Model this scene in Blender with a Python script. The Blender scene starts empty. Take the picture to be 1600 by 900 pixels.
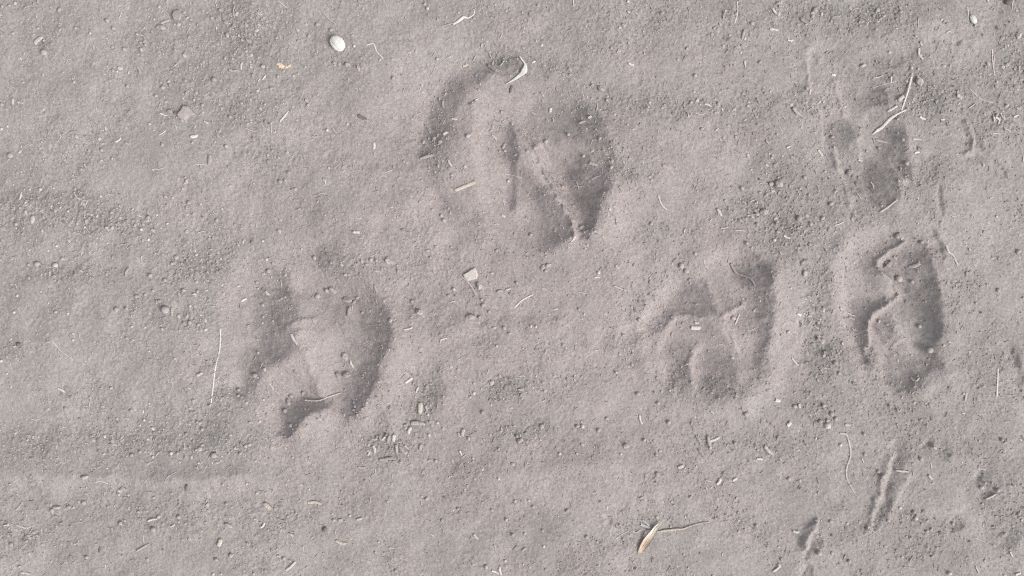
import bpy, math, random
import numpy as np

# ------------------------------------------------------------------ scene, camera, sky, sun
scene = bpy.context.scene
col = scene.collection
PX = 0.0005                      # one photograph pixel on the ground, in metres (frame 0.8 m wide)
random.seed(7)
rng = np.random.default_rng(11)

cam_data = bpy.data.cameras.new('camera')
cam = bpy.data.objects.new('camera', cam_data)
col.objects.link(cam)
HFOV = math.radians(60)
cam_data.sensor_width = 36
cam_data.lens = 18 / math.tan(HFOV / 2)
cam.location = (0, 0, 0.4 / math.tan(HFOV / 2))
cam.rotation_euler = (0, 0, 0)
cam_data.clip_start = 0.01
cam_data.clip_end = 2000
scene.camera = cam

SUN_EL = math.radians(42)
SUN_AZ = math.atan2(1.0, -0.62)          # clockwise from +Y: light from the lower right of the frame
world = bpy.data.worlds.new('World')
scene.world = world
world.use_nodes = True
wn, wl = world.node_tree.nodes, world.node_tree.links
bg = wn['Background']
sky = wn.new('ShaderNodeTexSky')
sky.sky_type = 'NISHITA'
sky.sun_disc = False
sky.sun_elevation = SUN_EL
sky.sun_rotation = SUN_AZ
sky.air_density = 1.0
sky.dust_density = 4.0
sky.ozone_density = 1.0
hs = wn.new('ShaderNodeHueSaturation')   # thin overcast: a nearly white sky
hs.inputs['Saturation'].default_value = 0.25
wl.new(sky.outputs['Color'], hs.inputs['Color'])
wl.new(hs.outputs['Color'], bg.inputs['Color'])
bg.inputs['Strength'].default_value = 0.12

sd = bpy.data.lights.new('sun', 'SUN')
sd.energy = 1.25
sd.angle = math.radians(24)
sd.color = (1.0, 0.96, 0.91)
sun = bpy.data.objects.new('sun', sd)
col.objects.link(sun)
sx, sy, sz = (math.sin(SUN_AZ) * math.cos(SUN_EL), math.cos(SUN_AZ) * math.cos(SUN_EL), math.sin(SUN_EL))
from mathutils import Vector
sun.rotation_euler = Vector((sx, sy, sz)).to_track_quat('Z', 'Y').to_euler()
sun.location = (sx * 5, sy * 5, sz * 5)

vs = scene.view_settings
vs.view_transform = 'Standard'
vs.look = 'None'
vs.gamma = 1
vs.exposure = 0.56
scene.cycles.use_denoising = False
scene.cycles.filter_width = 1.15

# ------------------------------------------------------------------ materials
def mat_base(name, rough=0.95):
    m = bpy.data.materials.new(name)
    m.use_nodes = True
    n, l = m.node_tree.nodes, m.node_tree.links
    b = n['Principled BSDF']
    b.inputs['Roughness'].default_value = rough
    b.inputs['Specular IOR Level'].default_value = 0.15
    return m, n, l, b

def mixc(n, l, fac, a, b, mode='MIX'):
    x = n.new('ShaderNodeMix')
    x.data_type = 'RGBA'
    x.blend_type = mode
    for sock, v in ((x.inputs[0], fac), (x.inputs[6], a), (x.inputs[7], b)):
        if hasattr(v, 'is_output') or isinstance(v, bpy.types.NodeSocket):
            l.new(v, sock)
        elif isinstance(v, tuple):
            sock.default_value = (*v, 1)
        else:
            sock.default_value = v
    return x.outputs[2]

def noise(n, l, scale, detail=4, rough=0.6, coord=None):
    t = n.new('ShaderNodeTexNoise')
    t.inputs['Scale'].default_value = scale
    t.inputs['Detail'].default_value = detail
    t.inputs['Roughness'].default_value = rough
    if coord is not None:
        l.new(coord, t.inputs['Vector'])
    return t.outputs['Fac']

def ramp(n, l, fac, a, b, va=0.0, vb=1.0):
    r = n.new('ShaderNodeMapRange')
    r.inputs['From Min'].default_value = a
    r.inputs['From Max'].default_value = b
    r.inputs['To Min'].default_value = va
    r.inputs['To Max'].default_value = vb
    l.new(fac, r.inputs['Value'])
    return r.outputs['Result']

def attr(n, name):
    a = n.new('ShaderNodeAttribute')
    a.attribute_name = name
    return a.outputs['Fac']

GREY = (0.336, 0.311, 0.298)
PINK = (0.347, 0.304, 0.295)
OLIVE = (0.258, 0.246, 0.235)

def soil_material():
    m, n, l, b = mat_base('dry_soil', 0.97)
    tc = n.new('ShaderNodeTexCoord')
    co = tc.outputs['Object']
    base = mixc(n, l, attr(n, 'pink'), GREY, PINK)
    base = mixc(n, l, attr(n, 'coarse'), base, OLIVE)
    big = ramp(n, l, noise(n, l, 14, 5, 0.6, co), 0.3, 0.7, 0.90, 1.10)
    fine = ramp(n, l, noise(n, l, 420, 3, 0.7, co), 0.3, 0.7, 0.83, 1.17)
    grain = ramp(n, l, noise(n, l, 1100, 2, 0.6, co), 0.25, 0.75, 0.86, 1.14)
    v = n.new('ShaderNodeMath'); v.operation = 'MULTIPLY'
    l.new(big, v.inputs[0]); l.new(fine, v.inputs[1])
    v2 = n.new('ShaderNodeMath'); v2.operation = 'MULTIPLY'
    l.new(v.outputs[0], v2.inputs[0]); l.new(grain, v2.inputs[1])
    c = mixc(n, l, 1.0, base, v2.outputs[0], 'MULTIPLY')
    vor = n.new('ShaderNodeTexVoronoi')          # sparse pale mineral specks
    vor.inputs['Scale'].default_value = 330
    l.new(co, vor.inputs['Vector'])
    speck = ramp(n, l, vor.outputs['Distance'], 0.10, 0.16, 1.0, 0.0)
    sel = n.new('ShaderNodeSeparateColor')
    l.new(vor.outputs['Color'], sel.inputs['Color'])
    pick = ramp(n, l, sel.outputs[0], 0.955, 0.965, 0.0, 0.55)
    sm = n.new('ShaderNodeMath'); sm.operation = 'MULTIPLY'
    l.new(speck, sm.inputs[0]); l.new(pick, sm.inputs[1])
    c = mixc(n, l, sm.outputs[0], c, (0.62, 0.59, 0.55))
    l.new(c, b.inputs['Base Color'])
    bp = n.new('ShaderNodeBump')
    bp.inputs['Strength'].default_value = 0.6
    bp.inputs['Distance'].default_value = 0.0006
    hsum = n.new('ShaderNodeMath'); hsum.operation = 'ADD'
    l.new(noise(n, l, 900, 3, 0.65, co), hsum.inputs[0])
    l.new(noise(n, l, 350, 3, 0.6, co), hsum.inputs[1])
    l.new(hsum.outputs[0], bp.inputs['Height'])
    l.new(bp.outputs['Normal'], b.inputs['Normal'])
    return m

def crumb_material():
    m, n, l, b = mat_base('soil_crumb', 0.97)
    tc = n.new('ShaderNodeTexCoord')
    c = mixc(n, l, attr(n, 'pink'), GREY, PINK)
    t = n.new('ShaderNodeMath'); t.operation = 'MULTIPLY'
    l.new(attr(n, 'tone'), t.inputs[0])
    l.new(ramp(n, l, noise(n, l, 900, 2, 0.6, tc.outputs['Object']), 0.3, 0.7, 0.9, 1.1), t.inputs[1])
    c = mixc(n, l, 1.0, c, t.outputs[0], 'MULTIPLY')
    l.new(c, b.inputs['Base Color'])
    return m

def litter_material(name, c1, c2, var=0.22, stripes=True, rough=0.8):
    m, n, l, b = mat_base(name, rough)
    tc = n.new('ShaderNodeTexCoord')
    oi = n.new('ShaderNodeObjectInfo')
    c = mixc(n, l, ramp(n, l, noise(n, l, 260, 4, 0.65, tc.outputs['Object']), 0.3, 0.7), c1, c2)
    k = n.new('ShaderNodeMath'); k.operation = 'MULTIPLY'
    l.new(ramp(n, l, oi.outputs['Random'], 0, 1, 1 - var, 1 + var), k.inputs[0])
    l.new(ramp(n, l, noise(n, l, 1300, 2, 0.6, tc.outputs['Object']), 0.3, 0.7, 0.85, 1.12), k.inputs[1])
    c = mixc(n, l, 1.0, c, k.outputs[0], 'MULTIPLY')
    l.new(c, b.inputs['Base Color'])
    bp = n.new('ShaderNodeBump')
    bp.inputs['Strength'].default_value = 0.4
    bp.inputs['Distance'].default_value = 0.0003
    l.new(noise(n, l, 1000, 3, 0.6, tc.outputs['Object']), bp.inputs['Height'])
    l.new(bp.outputs['Normal'], b.inputs['Normal'])
    return m

def leaf_material():
    m = litter_material('dry_leaf', (0.53, 0.40, 0.31), (0.58, 0.46, 0.37), 0.02)
    n, l = m.node_tree.nodes, m.node_tree.links
    b = n['Principled BSDF']
    src = b.inputs['Base Color'].links[0].from_socket
    tc = n.new('ShaderNodeTexCoord')
    sp = n.new('ShaderNodeSeparateXYZ')
    l.new(tc.outputs['Object'], sp.inputs[0])
    st = noise(n, l, 700, 3, 0.7, tc.outputs['Object'])
    c = mixc(n, l, ramp(n, l, sp.outputs[1], -0.004, 0.006), src, (0.66, 0.60, 0.52))
    c = mixc(n, l, ramp(n, l, st, 0.55, 0.7, 0, 0.45), c, (0.36, 0.29, 0.24))
    l.new(c, b.inputs['Base Color'])
    return m

SOIL = soil_material()
CRUMB = crumb_material()
MAT = {
    'w': litter_material('bleached_straw', (0.70, 0.665, 0.63), (0.56, 0.525, 0.49), 0.10),
    'p': litter_material('pale_straw', (0.62, 0.568, 0.54), (0.50, 0.452, 0.43), 0.12),
    't': litter_material('tan_straw', (0.60, 0.525, 0.465), (0.49, 0.425, 0.38), 0.12),
    'g': litter_material('dusty_wood', (0.45, 0.402, 0.385), (0.36, 0.318, 0.305), 0.14),
    'd': litter_material('dark_wood', (0.20, 0.178, 0.17), (0.15, 0.135, 0.13), 0.1),
    'y': litter_material('yellow_husk', (0.72, 0.59, 0.43), (0.58, 0.45, 0.36), 0.05),
    's': litter_material('dusty_stone', (0.42, 0.378, 0.364), (0.355, 0.317, 0.306), 0.12, rough=0.95),
    'l': litter_material('pale_stone', (0.54, 0.495, 0.472), (0.44, 0.398, 0.378), 0.12, rough=0.95),
    'x': litter_material('white_seed', (0.76, 0.75, 0.71), (0.52, 0.50, 0.47), 0.03, rough=0.7),
    'o': leaf_material(),
}

# ------------------------------------------------------------------ noise fields (periodic, photograph pixels)
STEP = 1.6
NX, NY = 2048, 1024
fx = np.fft.fftfreq(NX, STEP)[None, :]
fy = np.fft.fftfreq(NY, STEP)[:, None]
FR = np.sqrt(fx * fx + fy * fy) + 1e-9

def band(lo, hi, slope=0.0, seed=0):
    """Gaussian noise, wavelengths lo..hi px, unit rms, periodic."""
    r = np.random.default_rng(seed)
    s = np.fft.fft2(r.standard_normal((NY, NX)))
    k = np.exp(-(FR * lo / 1.6) ** 4) * (1 - np.exp(-(FR * hi) ** 4)) * FR ** (-slope)
    f = np.real(np.fft.ifft2(s * k))
    return f / f.std()

n_fine = band(3.6, 9, 0.3, 1)
n_lump = band(6, 13, 0.0, 2)
n_mid = band(12, 45, 0.8, 3)
n_large = band(50, 190, 1.0, 4)
n_huge = band(220, 800, 1.0, 5)
n_patch = band(40, 220, 1.2, 6)
w1x, w1y = band(22, 90, 0.8, 7), band(22, 90, 0.8, 8)
w2x, w2y = band(7, 18, 0.3, 9), band(7, 18, 0.3, 10)
n_lump2 = band(11, 22, 0.0, 12)

OX, OY = -200.0, -200.0          # px coordinate of noise cell 0,0

def samp(f, x, y):
    u = (x - OX) / STEP
    v = (y - OY) / STEP
    i = np.floor(u).astype(np.int64); j = np.floor(v).astype(np.int64)
    a = u - i; b = v - j
    i0 = i % NX; i1 = (i + 1) % NX; j0 = j % NY; j1 = (j + 1) % NY
    return (f[j0, i0] * (1 - a) * (1 - b) + f[j0, i1] * a * (1 - b) + f[j1, i0] * (1 - a) * b + f[j1, i1] * a * b)

# ------------------------------------------------------------------ ground grid (photo px, y down)
def axis(lo, hi, cells, growth=1.12, far=8.0e5):
    a = lo + np.arange(cells + 1) * STEP
    ext, d, p = [], STEP, 0.0
    while p < far:
        d *= growth
        p += d
        ext.append(p)
    ext = np.array(ext)
    return np.concatenate([(lo - ext)[::-1], a, a[-1] + ext])

X0, Y0 = OX + STEP * 100, OY + STEP * 100        # -40, -40
GX = axis(X0, None, 1050)
GY = axis(Y0, None, 613)
XX, YY = np.meshgrid(GX, GY)
CELL = np.maximum(np.gradient(GX)[None, :], np.gradient(GY)[:, None])
FADE = np.clip(STEP / CELL, 0, 1)

WXc = XX + 1.5 * samp(w1x, XX, YY) + 0.6 * samp(w2x, XX, YY)
WYc = YY + 1.5 * samp(w1y, XX, YY) + 0.6 * samp(w2y, XX, YY)

def sstep(a, b, x):
    t = np.clip((x - a) / (b - a), 0, 1)
    return t * t * (3 - 2 * t)

def catmull(pts, n=6, closed=False):
    P = np.array(pts, float)
    m = len(P)
    out = []
    for i in range(m if closed else m - 1):
        p0 = P[(i - 1) % m] if closed or i > 0 else 2 * P[0] - P[1]
        p1 = P[i]; p2 = P[(i + 1) % m]
        p3 = P[(i + 2) % m] if closed or i + 2 < m else 2 * P[-1] - P[-2]
        for k in range(n):
            t = k / n
            out.append(0.5 * ((2 * p1) + (-p0 + p2) * t + (2 * p0 - 5 * p1 + 4 * p2 - p3) * t * t + (-p0 + 3 * p1 - 3 * p2 + p3) * t ** 3))
    if not closed:
        out.append(P[-1])
    return np.array(out)

def window(x0, x1, y0, y1):
    i0, i1 = np.searchsorted(GX, [x0, x1]); j0, j1 = np.searchsorted(GY, [y0, y1])
    return slice(max(j0, 0), j1), slice(max(i0, 0), i1)

def segdist(px, py, pts, closed):
    d = np.full(px.shape, 1e9)
    m = len(pts)
    for i in range(m if closed else m - 1):
        a = pts[i]; b = pts[(i + 1) % m]
        e = b - a
        L = e @ e + 1e-9
        t = np.clip(((px - a[0]) * e[0] + (py - a[1]) * e[1]) / L, 0, 1)
        dd = (px - a[0] - t * e[0]) ** 2 + (py - a[1] - t * e[1]) ** 2
        np.minimum(d, dd, out=d)
    return np.sqrt(d)

def inside(px, py, pts):
    c = np.zeros(px.shape, bool)
    m = len(pts)
    for i in range(m):
        a = pts[i]; b = pts[(i + 1) % m]
        if a[1] == b[1]:
            continue
        cond = ((a[1] > py) != (b[1] > py)) & (px < (b[0] - a[0]) * (py - a[1]) / (b[1] - a[1]) + a[0])
        c ^= cond
    return c

HF = np.zeros_like(XX)           # sculpted height, px
COARSE = np.zeros_like(XX)
SMOOTH = np.zeros_like(XX)

def sdf(pts, pad=60):
    c = catmull(pts, 5, True)
    w = window(c[:, 0].min() - pad, c[:, 0].max() + pad, c[:, 1].min() - pad, c[:, 1].max() + pad)
    px, py = WXc[w], WYc[w]
    d = segdist(px, py, c, True)
    return w, np.where(inside(px, py, c), d, -d)

WALL = 1.75

def pit(pts, depth, s_out=4, s_in=8, rim=0.0, rimw=9, smooth=0.0, coarse=0.0):
    w, d = sdf(pts, max(60, rimw * 3))
    # a scooped wall: a fairly crisp lip, then a long even slope down to a rounded floor
    k = (d + 0.6 * s_out) / (WALL * s_in + 0.6 * s_out)
    lip = 0.5 * s_out / (WALL * s_in + 0.6 * s_out)
    k = 0.5 * (k + np.sqrt(k * k + lip * lip))
    t = np.where(k < 0.6, k, 1 - 0.4 * np.exp(-np.maximum(k - 0.6, 0) / 0.4))
    t = np.where(d < -2.5 * s_out - 6, 0, t - lip * lip / (4 * np.maximum(k, 1e-3)) * (k < lip))
    t = np.clip(t, 0, 1)
    HF[w] -= depth * t
    if rim:
        HF[w] += rim * np.exp(-((d + rimw) / rimw) ** 2)
    if smooth:
        SMOOTH[w] = np.maximum(SMOOTH[w], smooth * t)
    if coarse:
        COARSE[w] = np.maximum(COARSE[w], coarse * t)

def mound(pts, h, s_out=6, s_in=14):
    pit(pts, -h, s_out, s_in)

def ridge(pts, h, wd, wd2=None):
    """Raised line; wd half width on the left of travel, wd2 on the right."""
    c = catmull(pts, 6)
    pad = 4 * max(wd, wd2 or wd)
    w = window(c[:, 0].min() - pad, c[:, 0].max() + pad, c[:, 1].min() - pad, c[:, 1].max() + pad)
    d = segdist(WXc[w], WYc[w], c, False)
    HF[w] += h * np.exp(-(d / wd) ** 2)
    SMOOTH[w] = np.maximum(SMOOTH[w], 0.5 * np.exp(-(d / wd) ** 2))

def ell(cx, cy, rx, ry, n=10, ang=0.0):
    c, s = math.cos(math.radians(ang)), math.sin(math.radians(ang))
    return [(cx + rx * math.cos(2 * math.pi * k / n) * c - ry * math.sin(2 * math.pi * k / n) * s,
             cy + rx * math.cos(2 * math.pi * k / n) * s + ry * math.sin(2 * math.pi * k / n) * c) for k in range(n)]

def Z(x0, y0, s):
    return lambda *p: [(x0 + p[i] / s, y0 + p[i + 1] / s) for i in range(0, len(p), 2)]

# ---- slopes turned towards (+) or away from (-) the low light; their relief is solved below
FW = window(X0 - 0.5, X0 + 1050 * STEP + 0.5, Y0 - 0.5, Y0 + 613 * STEP + 0.5)
TONE = np.zeros_like(XX)

def tpoly(pts, tone, soft=4.0):
    soft = max(0.7 * soft, 2.0)
    w, d = sdf(pts, 4 * soft + 10)
    TONE[w] += tone * sstep(-soft, soft, d)

def tline(pts, wd, tone):
    c = catmull(pts, 6)
    w = window(c[:, 0].min() - 4 * wd, c[:, 0].max() + 4 * wd, c[:, 1].min() - 4 * wd, c[:, 1].max() + 4 * wd)
    d = segdist(WXc[w], WYc[w], c, False)
    TONE[w] += tone * np.exp(-(d / wd) ** 2)

# ---- print A, top centre
A = Z(630, 60, 2.5)
OUT_A = A(70, 480, 50, 380, 90, 280, 150, 170, 240, 100, 340, 65, 440, 75, 540, 120, 660, 190, 770, 290, 820, 420, 815, 540, 780, 660, 740, 760, 670, 800, 590, 850, 520, 855, 430, 830, 350, 790, 280, 740, 200, 700, 130, 660, 90, 570)
pit(OUT_A, 2.5, 8, 26, smooth=0.0)
tpoly(A(150, 170, 230, 110, 320, 95, 360, 130, 300, 165, 250, 210, 215, 280, 190, 350, 130, 410, 85, 470, 60, 450, 60, 380, 100, 280), -0.8, 8)
tpoly(A(60, 390, 190, 330, 215, 420, 190, 500, 130, 540, 75, 490), -0.35, 9)
tpoly(A(60, 400, 90, 380, 120, 430, 80, 480, 55, 460), -0.12, 5)
tpoly(A(300, 75, 400, 62, 455, 80, 450, 120, 380, 150, 320, 130), -0.7, 7)
tpoly(A(100, 280, 170, 160, 250, 95, 330, 75, 350, 110, 280, 150, 220, 220, 170, 310, 110, 360), -0.12, 7)
tpoly(A(90, 540, 160, 560, 200, 640, 140, 660, 100, 600), -0.25, 9)
tpoly(A(440, 540, 500, 540, 560, 640, 560, 760, 500, 740, 460, 640), -0.3, 9)
tpoly(A(130, 600, 200, 640, 260, 680, 300, 720, 230, 740, 150, 690), -0.3, 9)
tpoly(A(385, 340, 430, 340, 445, 420, 450, 500, 440, 560, 445, 640, 415, 655, 400, 600, 395, 520, 380, 440), -0.9, 4)
tpoly(A(500, 260, 620, 240, 720, 270, 780, 330, 800, 420, 740, 430, 660, 380, 600, 360, 540, 340, 490, 320), -0.5, 10)
tpoly(A(600, 300, 690, 270, 760, 340, 740, 410, 640, 380), -0.4, 10)
tpoly(A(480, 330, 560, 330, 620, 400, 560, 410, 500, 390), -0.35, 8)
tpoly(A(600, 490, 650, 450, 700, 455, 750, 500, 778, 560, 772, 640, 748, 720, 730, 772, 690, 778, 676, 760, 682, 680, 650, 620, 615, 560), -0.75, 4)
tpoly(A(690, 600, 760, 600, 750, 700, 730, 765, 690, 770, 680, 690), -0.15, 5)
tpoly(A(770, 440, 820, 450, 815, 560, 780, 600), -0.3, 6)
tpoly(A(540, 560, 600, 640, 640, 720, 620, 800, 540, 840, 510, 800, 540, 700, 500, 600), -0.6, 5)
tline(A(535, 520, 570, 580, 620, 640), 3.5, -0.4)
tpoly(A(270, 230, 330, 200, 345, 300, 318, 420, 325, 520, 345, 640, 385, 720, 430, 790, 480, 830, 440, 840, 360, 780, 310, 690, 285, 580, 270, 460, 275, 350), 0.5, 7)
tpoly(A(495, 440, 530, 408, 562, 440, 585, 520, 632, 600, 672, 680, 672, 770, 650, 772, 638, 700, 590, 620, 540, 560, 510, 500), 1.0, 3.5)
tpoly(A(380, 200, 480, 180, 520, 260, 440, 300), 0.2, 10)
tpoly(A(820, 620, 900, 560, 880, 700, 790, 800, 730, 830, 770, 740), 0.18, 14)
tpoly(A(430, 660, 490, 640, 500, 780, 450, 760), 0.2, 7)
pit(A(600, 490, 650, 450, 720, 455, 790, 500, 800, 570, 770, 660, 740, 750, 705, 775, 678, 775, 676, 690, 650, 620, 610, 560), 4, 3, 8, smooth=0.85)
pit(A(395, 330, 430, 345, 445, 430, 440, 520, 445, 610, 430, 660, 408, 640, 400, 560, 385, 480, 380, 400), 2.5, 4, 7, smooth=0.3)
pit(ell(771, 86, 42, 5), 2, 3, 4, coarse=0.6)

# ---- print B, left
B = Z(310, 360, 2.5)
OUT_B = B(60, 350, 100, 230, 190, 110, 330, 60, 480, 50, 620, 110, 720, 220, 768, 350, 765, 430, 725, 560, 660, 700, 560, 755, 430, 740, 380, 820, 300, 810, 265, 720, 200, 690, 90, 640, 50, 520)
pit(OUT_B, 5, 7, 26, smooth=0.05)
tpoly(B(210, 240, 300, 215, 380, 235, 388, 340, 368, 430, 330, 500, 260, 500, 220, 430, 200, 330), -0.6, 10)
tpoly(B(290, 300, 375, 320, 365, 400, 300, 380), -0.35, 8)
tpoly(B(470, 240, 560, 200, 640, 270, 650, 400, 610, 470, 560, 420, 500, 340), -0.35, 12)
tpoly(B(440, 60, 540, 60, 600, 140, 560, 200, 470, 170), -0.25, 14)
tpoly(B(540, 480, 620, 450, 640, 540, 580, 640, 530, 660, 540, 560), -0.35, 9)
tpoly(B(180, 180, 280, 140, 330, 190, 260, 230, 190, 250), -0.25, 12)
tpoly(B(340, 440, 390, 420, 380, 470, 320, 510, 250, 540, 210, 570, 195, 540, 260, 470), -0.6, 6)
tpoly(B(115, 640, 180, 575, 245, 545, 230, 610, 150, 668), -0.75, 5)
tpoly(B(160, 470, 230, 480, 230, 560, 160, 600), -0.25, 9)
tpoly(B(620, 220, 680, 230, 740, 300, 762, 390, 747, 450, 715, 520, 692, 600, 652, 682, 590, 735, 550, 710, 570, 640, 610, 560, 640, 480, 640, 380, 615, 300), -0.6, 5)
tpoly(B(700, 290, 755, 380, 735, 460, 695, 580, 650, 680, 595, 728, 630, 620, 675, 490, 690, 380), -0.45, 5)
tpoly(B(285, 700, 340, 660, 420, 650, 480, 660, 505, 682, 430, 722, 390, 777, 345, 815, 300, 788), -1.0, 3.5)
tpoly(B(390, 600, 480, 635, 450, 655, 380, 645), -0.4, 4)
tpoly(B(445, 50, 490, 55, 505, 130, 470, 150), -0.35, 7)
tpoly(B(850, 570, 930, 550, 950, 650, 900, 720, 840, 700), -0.25, 8)
tpoly(B(560, 730, 590, 735, 575, 760, 545, 750), -0.3, 4)
tpoly(B(345, 150, 390, 140, 400, 225, 370, 235), 0.45, 6)
tpoly(B(395, 420, 440, 395, 520, 430, 550, 500, 520, 590, 490, 625, 450, 580, 430, 520), 0.32, 9)
tpoly(B(85, 510, 140, 500, 165, 570, 110, 615), 0.55, 6)
tpoly(B(230, 600, 330, 530, 420, 510, 430, 590, 350, 620, 290, 660, 270, 740, 235, 710), 0.35, 6)
tpoly(B(765, 420, 840, 450, 810, 600, 710, 720, 640, 780, 600, 790, 660, 695, 722, 560), 0.25, 9)
tpoly(B(430, 728, 515, 690, 560, 760, 470, 810, 395, 810), 0.3, 6)
tpoly(B(80, 220, 190, 150, 210, 220, 190, 320, 90, 340), 0.15, 14)
tpoly(B(230, 690, 275, 690, 290, 790, 250, 770), 0.35, 5)
pit(B(285, 690, 295, 775, 340, 812, 385, 775, 425, 725, 490, 690, 525, 645, 470, 625, 400, 615, 330, 645), 4, 3, 8, smooth=0.7)
pit(B(840, 560, 940, 560, 950, 700, 880, 760, 760, 840, 700, 900, 690, 860, 760, 780, 820, 690), 1.5, 12, 14, coarse=0.5)

# ---- print C, right of centre
C = Z(980, 350, 3)
OUT_C = C(90, 480, 130, 370, 220, 260, 330, 180, 480, 130, 600, 130, 675, 190, 690, 300, 680, 430, 665, 560, 650, 690, 590, 780, 500, 830, 380, 830, 250, 790, 170, 730, 125, 640)
pit(OUT_C, 8, 4, 18, rim=1.6, rimw=12, smooth=0.2)
tpoly(C(490, 180, 560, 148, 630, 160, 675, 220, 668, 285, 600, 295, 540, 275, 500, 230), -0.75, 4)
tpoly(C(590, 340, 655, 300, 672, 400, 662, 520, 638, 640, 600, 705, 575, 660, 600, 560, 612, 460, 600, 390), -0.6, 6)
tpoly(C(200, 350, 220, 290, 320, 260, 370, 290, 412, 370, 412, 420, 330, 432, 240, 410), -0.65, 6)
tpoly(C(165, 390, 240, 395, 200, 450, 150, 515, 115, 525, 108, 460), -0.75, 4)
tpoly(C(200, 580, 290, 550, 310, 600, 292, 700, 272, 765, 230, 765, 200, 680), -0.5, 6)
tpoly(C(365, 640, 440, 585, 500, 615, 512, 720, 480, 805, 400, 810, 355, 740), -0.6, 6)
tpoly(C(540, 400, 600, 390, 600, 520, 535, 500), -0.3, 6)
tpoly(C(375, 265, 425, 345, 448, 415, 520, 365, 545, 388, 482, 450, 492, 520, 532, 590, 510, 602, 460, 522, 420, 425, 380, 330), 0.8, 3.5)
tpoly(C(180, 470, 235, 425, 205, 490, 172, 570, 168, 660, 180, 745, 150, 710, 132, 600, 142, 530), 0.65, 4)
tline(C(330, 575, 312, 640, 308, 700, 315, 765), 5, 0.65)
tpoly(C(672, 290, 715, 240, 715, 500, 695, 640, 655, 750, 642, 730, 668, 600, 678, 450), 0.3, 6)
tpoly(C(95, 440, 190, 330, 215, 290, 170, 300, 100, 390), 0.35, 6)
tpoly(C(560, 750, 640, 710, 610, 830, 540, 850), 0.35, 8)

# ---- print D, far right
D = Z(1280, 340, 3.213)
OUT_D = D(100, 280, 120, 170, 200, 90, 330, 60, 470, 60, 560, 110, 590, 230, 620, 380, 640, 520, 620, 680, 590, 780, 490, 850, 420, 885, 350, 850, 300, 770, 200, 740, 150, 600, 110, 430)
pit(OUT_D, 6, 3, 14, rim=1.8, rimw=10, smooth=0.2)
tpoly(D(148, 455, 180, 405, 300, 383, 358, 400, 330, 442, 265, 492, 238, 560, 240, 640, 258, 725, 210, 722, 180, 630, 158, 530), -0.9, 3.5)
tpoly(D(210, 240, 240, 180, 300, 140, 380, 85, 412, 92, 390, 132, 320, 180, 295, 240, 290, 288, 240, 282), -0.65, 5)
tpoly(D(190, 320, 300, 300, 330, 360, 280, 380, 190, 370), -0.25, 6)
tpoly(D(350, 220, 420, 165, 490, 110, 530, 140, 548, 230, 583, 320, 595, 420, 618, 490, 603, 570, 572, 660, 530, 685, 480, 620, 450, 540, 430, 460, 460, 380, 420, 320, 350, 270), -0.6, 4)
tpoly(D(560, 300, 592, 400, 615, 490, 600, 570, 560, 655, 520, 660, 500, 560, 540, 430), -0.35, 5)
tpoly(D(345, 760, 375, 655, 440, 645, 520, 720, 590, 690, 600, 755, 520, 800, 470, 862, 400, 882, 358, 852), -0.5, 4)
tpoly(D(342, 735, 385, 735, 392, 862, 355, 852), -0.4, 3)
tpoly(D(285, 540, 330, 500, 378, 510, 382, 570, 350, 640, 320, 610), -0.55, 3.5)
tline(D(425, 125, 350, 178, 312, 228, 320, 278, 375, 315, 415, 352, 425, 390, 345, 440, 280, 492, 255, 555, 258, 640), 4.5, 1.2)
tpoly(D(355, 330, 430, 350, 450, 390, 420, 420, 380, 400), 0.4, 4)
tline(D(165, 130, 122, 255, 124, 400, 138, 540, 175, 680, 222, 765), 6.5, 0.85)
tline(D(545, 130, 605, 330, 640, 470, 632, 600, 612, 745), 6, 0.4)
tline(D(388, 500, 410, 580, 395, 655), 5, 0.55)
tline(D(318, 670, 330, 760, 350, 860), 5, 0.5)
pit(D(150, 450, 180, 405, 300, 385, 355, 400, 340, 430, 270, 490, 240, 560, 245, 640, 265, 720, 215, 722, 185, 640, 165, 540), 4, 3, 8, smooth=0.8)
pit(D(345, 225, 420, 165, 490, 112, 530, 140, 548, 230, 585, 330, 598, 430, 618, 490, 608, 570, 598, 680, 585, 755, 500, 740, 450, 700, 455, 600, 425, 490, 440, 400, 410, 330, 350, 270), 3.5, 3, 10, smooth=0.7)

# ---- disturbed ground, upper right
E = Z(1200, 60, 3)
OUT_E = E(230, 330, 330, 190, 470, 170, 570, 250, 650, 380, 670, 560, 665, 680, 620, 790, 520, 840, 400, 830, 330, 720, 280, 580, 230, 450)
pit(OUT_E, 2.5, 10, 30, smooth=0.2)
tpoly(E(490, 215, 550, 212, 555, 300, 530, 315, 485, 305), -0.75, 3.5)
tpoly(E(410, 235, 490, 220, 490, 315, 430, 320), -0.35, 8)
tpoly(E(555, 415, 625, 412, 642, 500, 657, 645, 620, 655, 590, 590, 540, 560, 530, 480), -0.65, 4)
tpoly(E(475, 580, 560, 600, 605, 680, 605, 745, 550, 798, 490, 775, 455, 680), -0.6, 5)
tpoly(E(285, 405, 380, 380, 405, 450, 370, 512, 300, 512), -0.5, 5)
tpoly(E(280, 535, 322, 535, 335, 595, 285, 585), -0.9, 3)
tpoly(E(380, 640, 440, 650, 440, 760, 400, 760), -0.35, 5)
tline(E(325, 205, 342, 275, 378, 350), 4, 0.8)
tline(E(245, 345, 266, 410, 260, 485), 6.5, 0.75)
tline(E(318, 515, 338, 585, 366, 655, 390, 775), 5, 0.7)
tline(E(465, 370, 425, 440, 418, 545), 7, 0.5)
tline(E(568, 595, 628, 675), 3, 0.8)
tline(E(645, 400, 662, 480, 670, 640), 6, 0.35)
tline(E(620, 690, 605, 800), 6, 0.4)
tline(E(205, 45, 183, 105, 195, 230), 4, 0.8)
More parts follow.
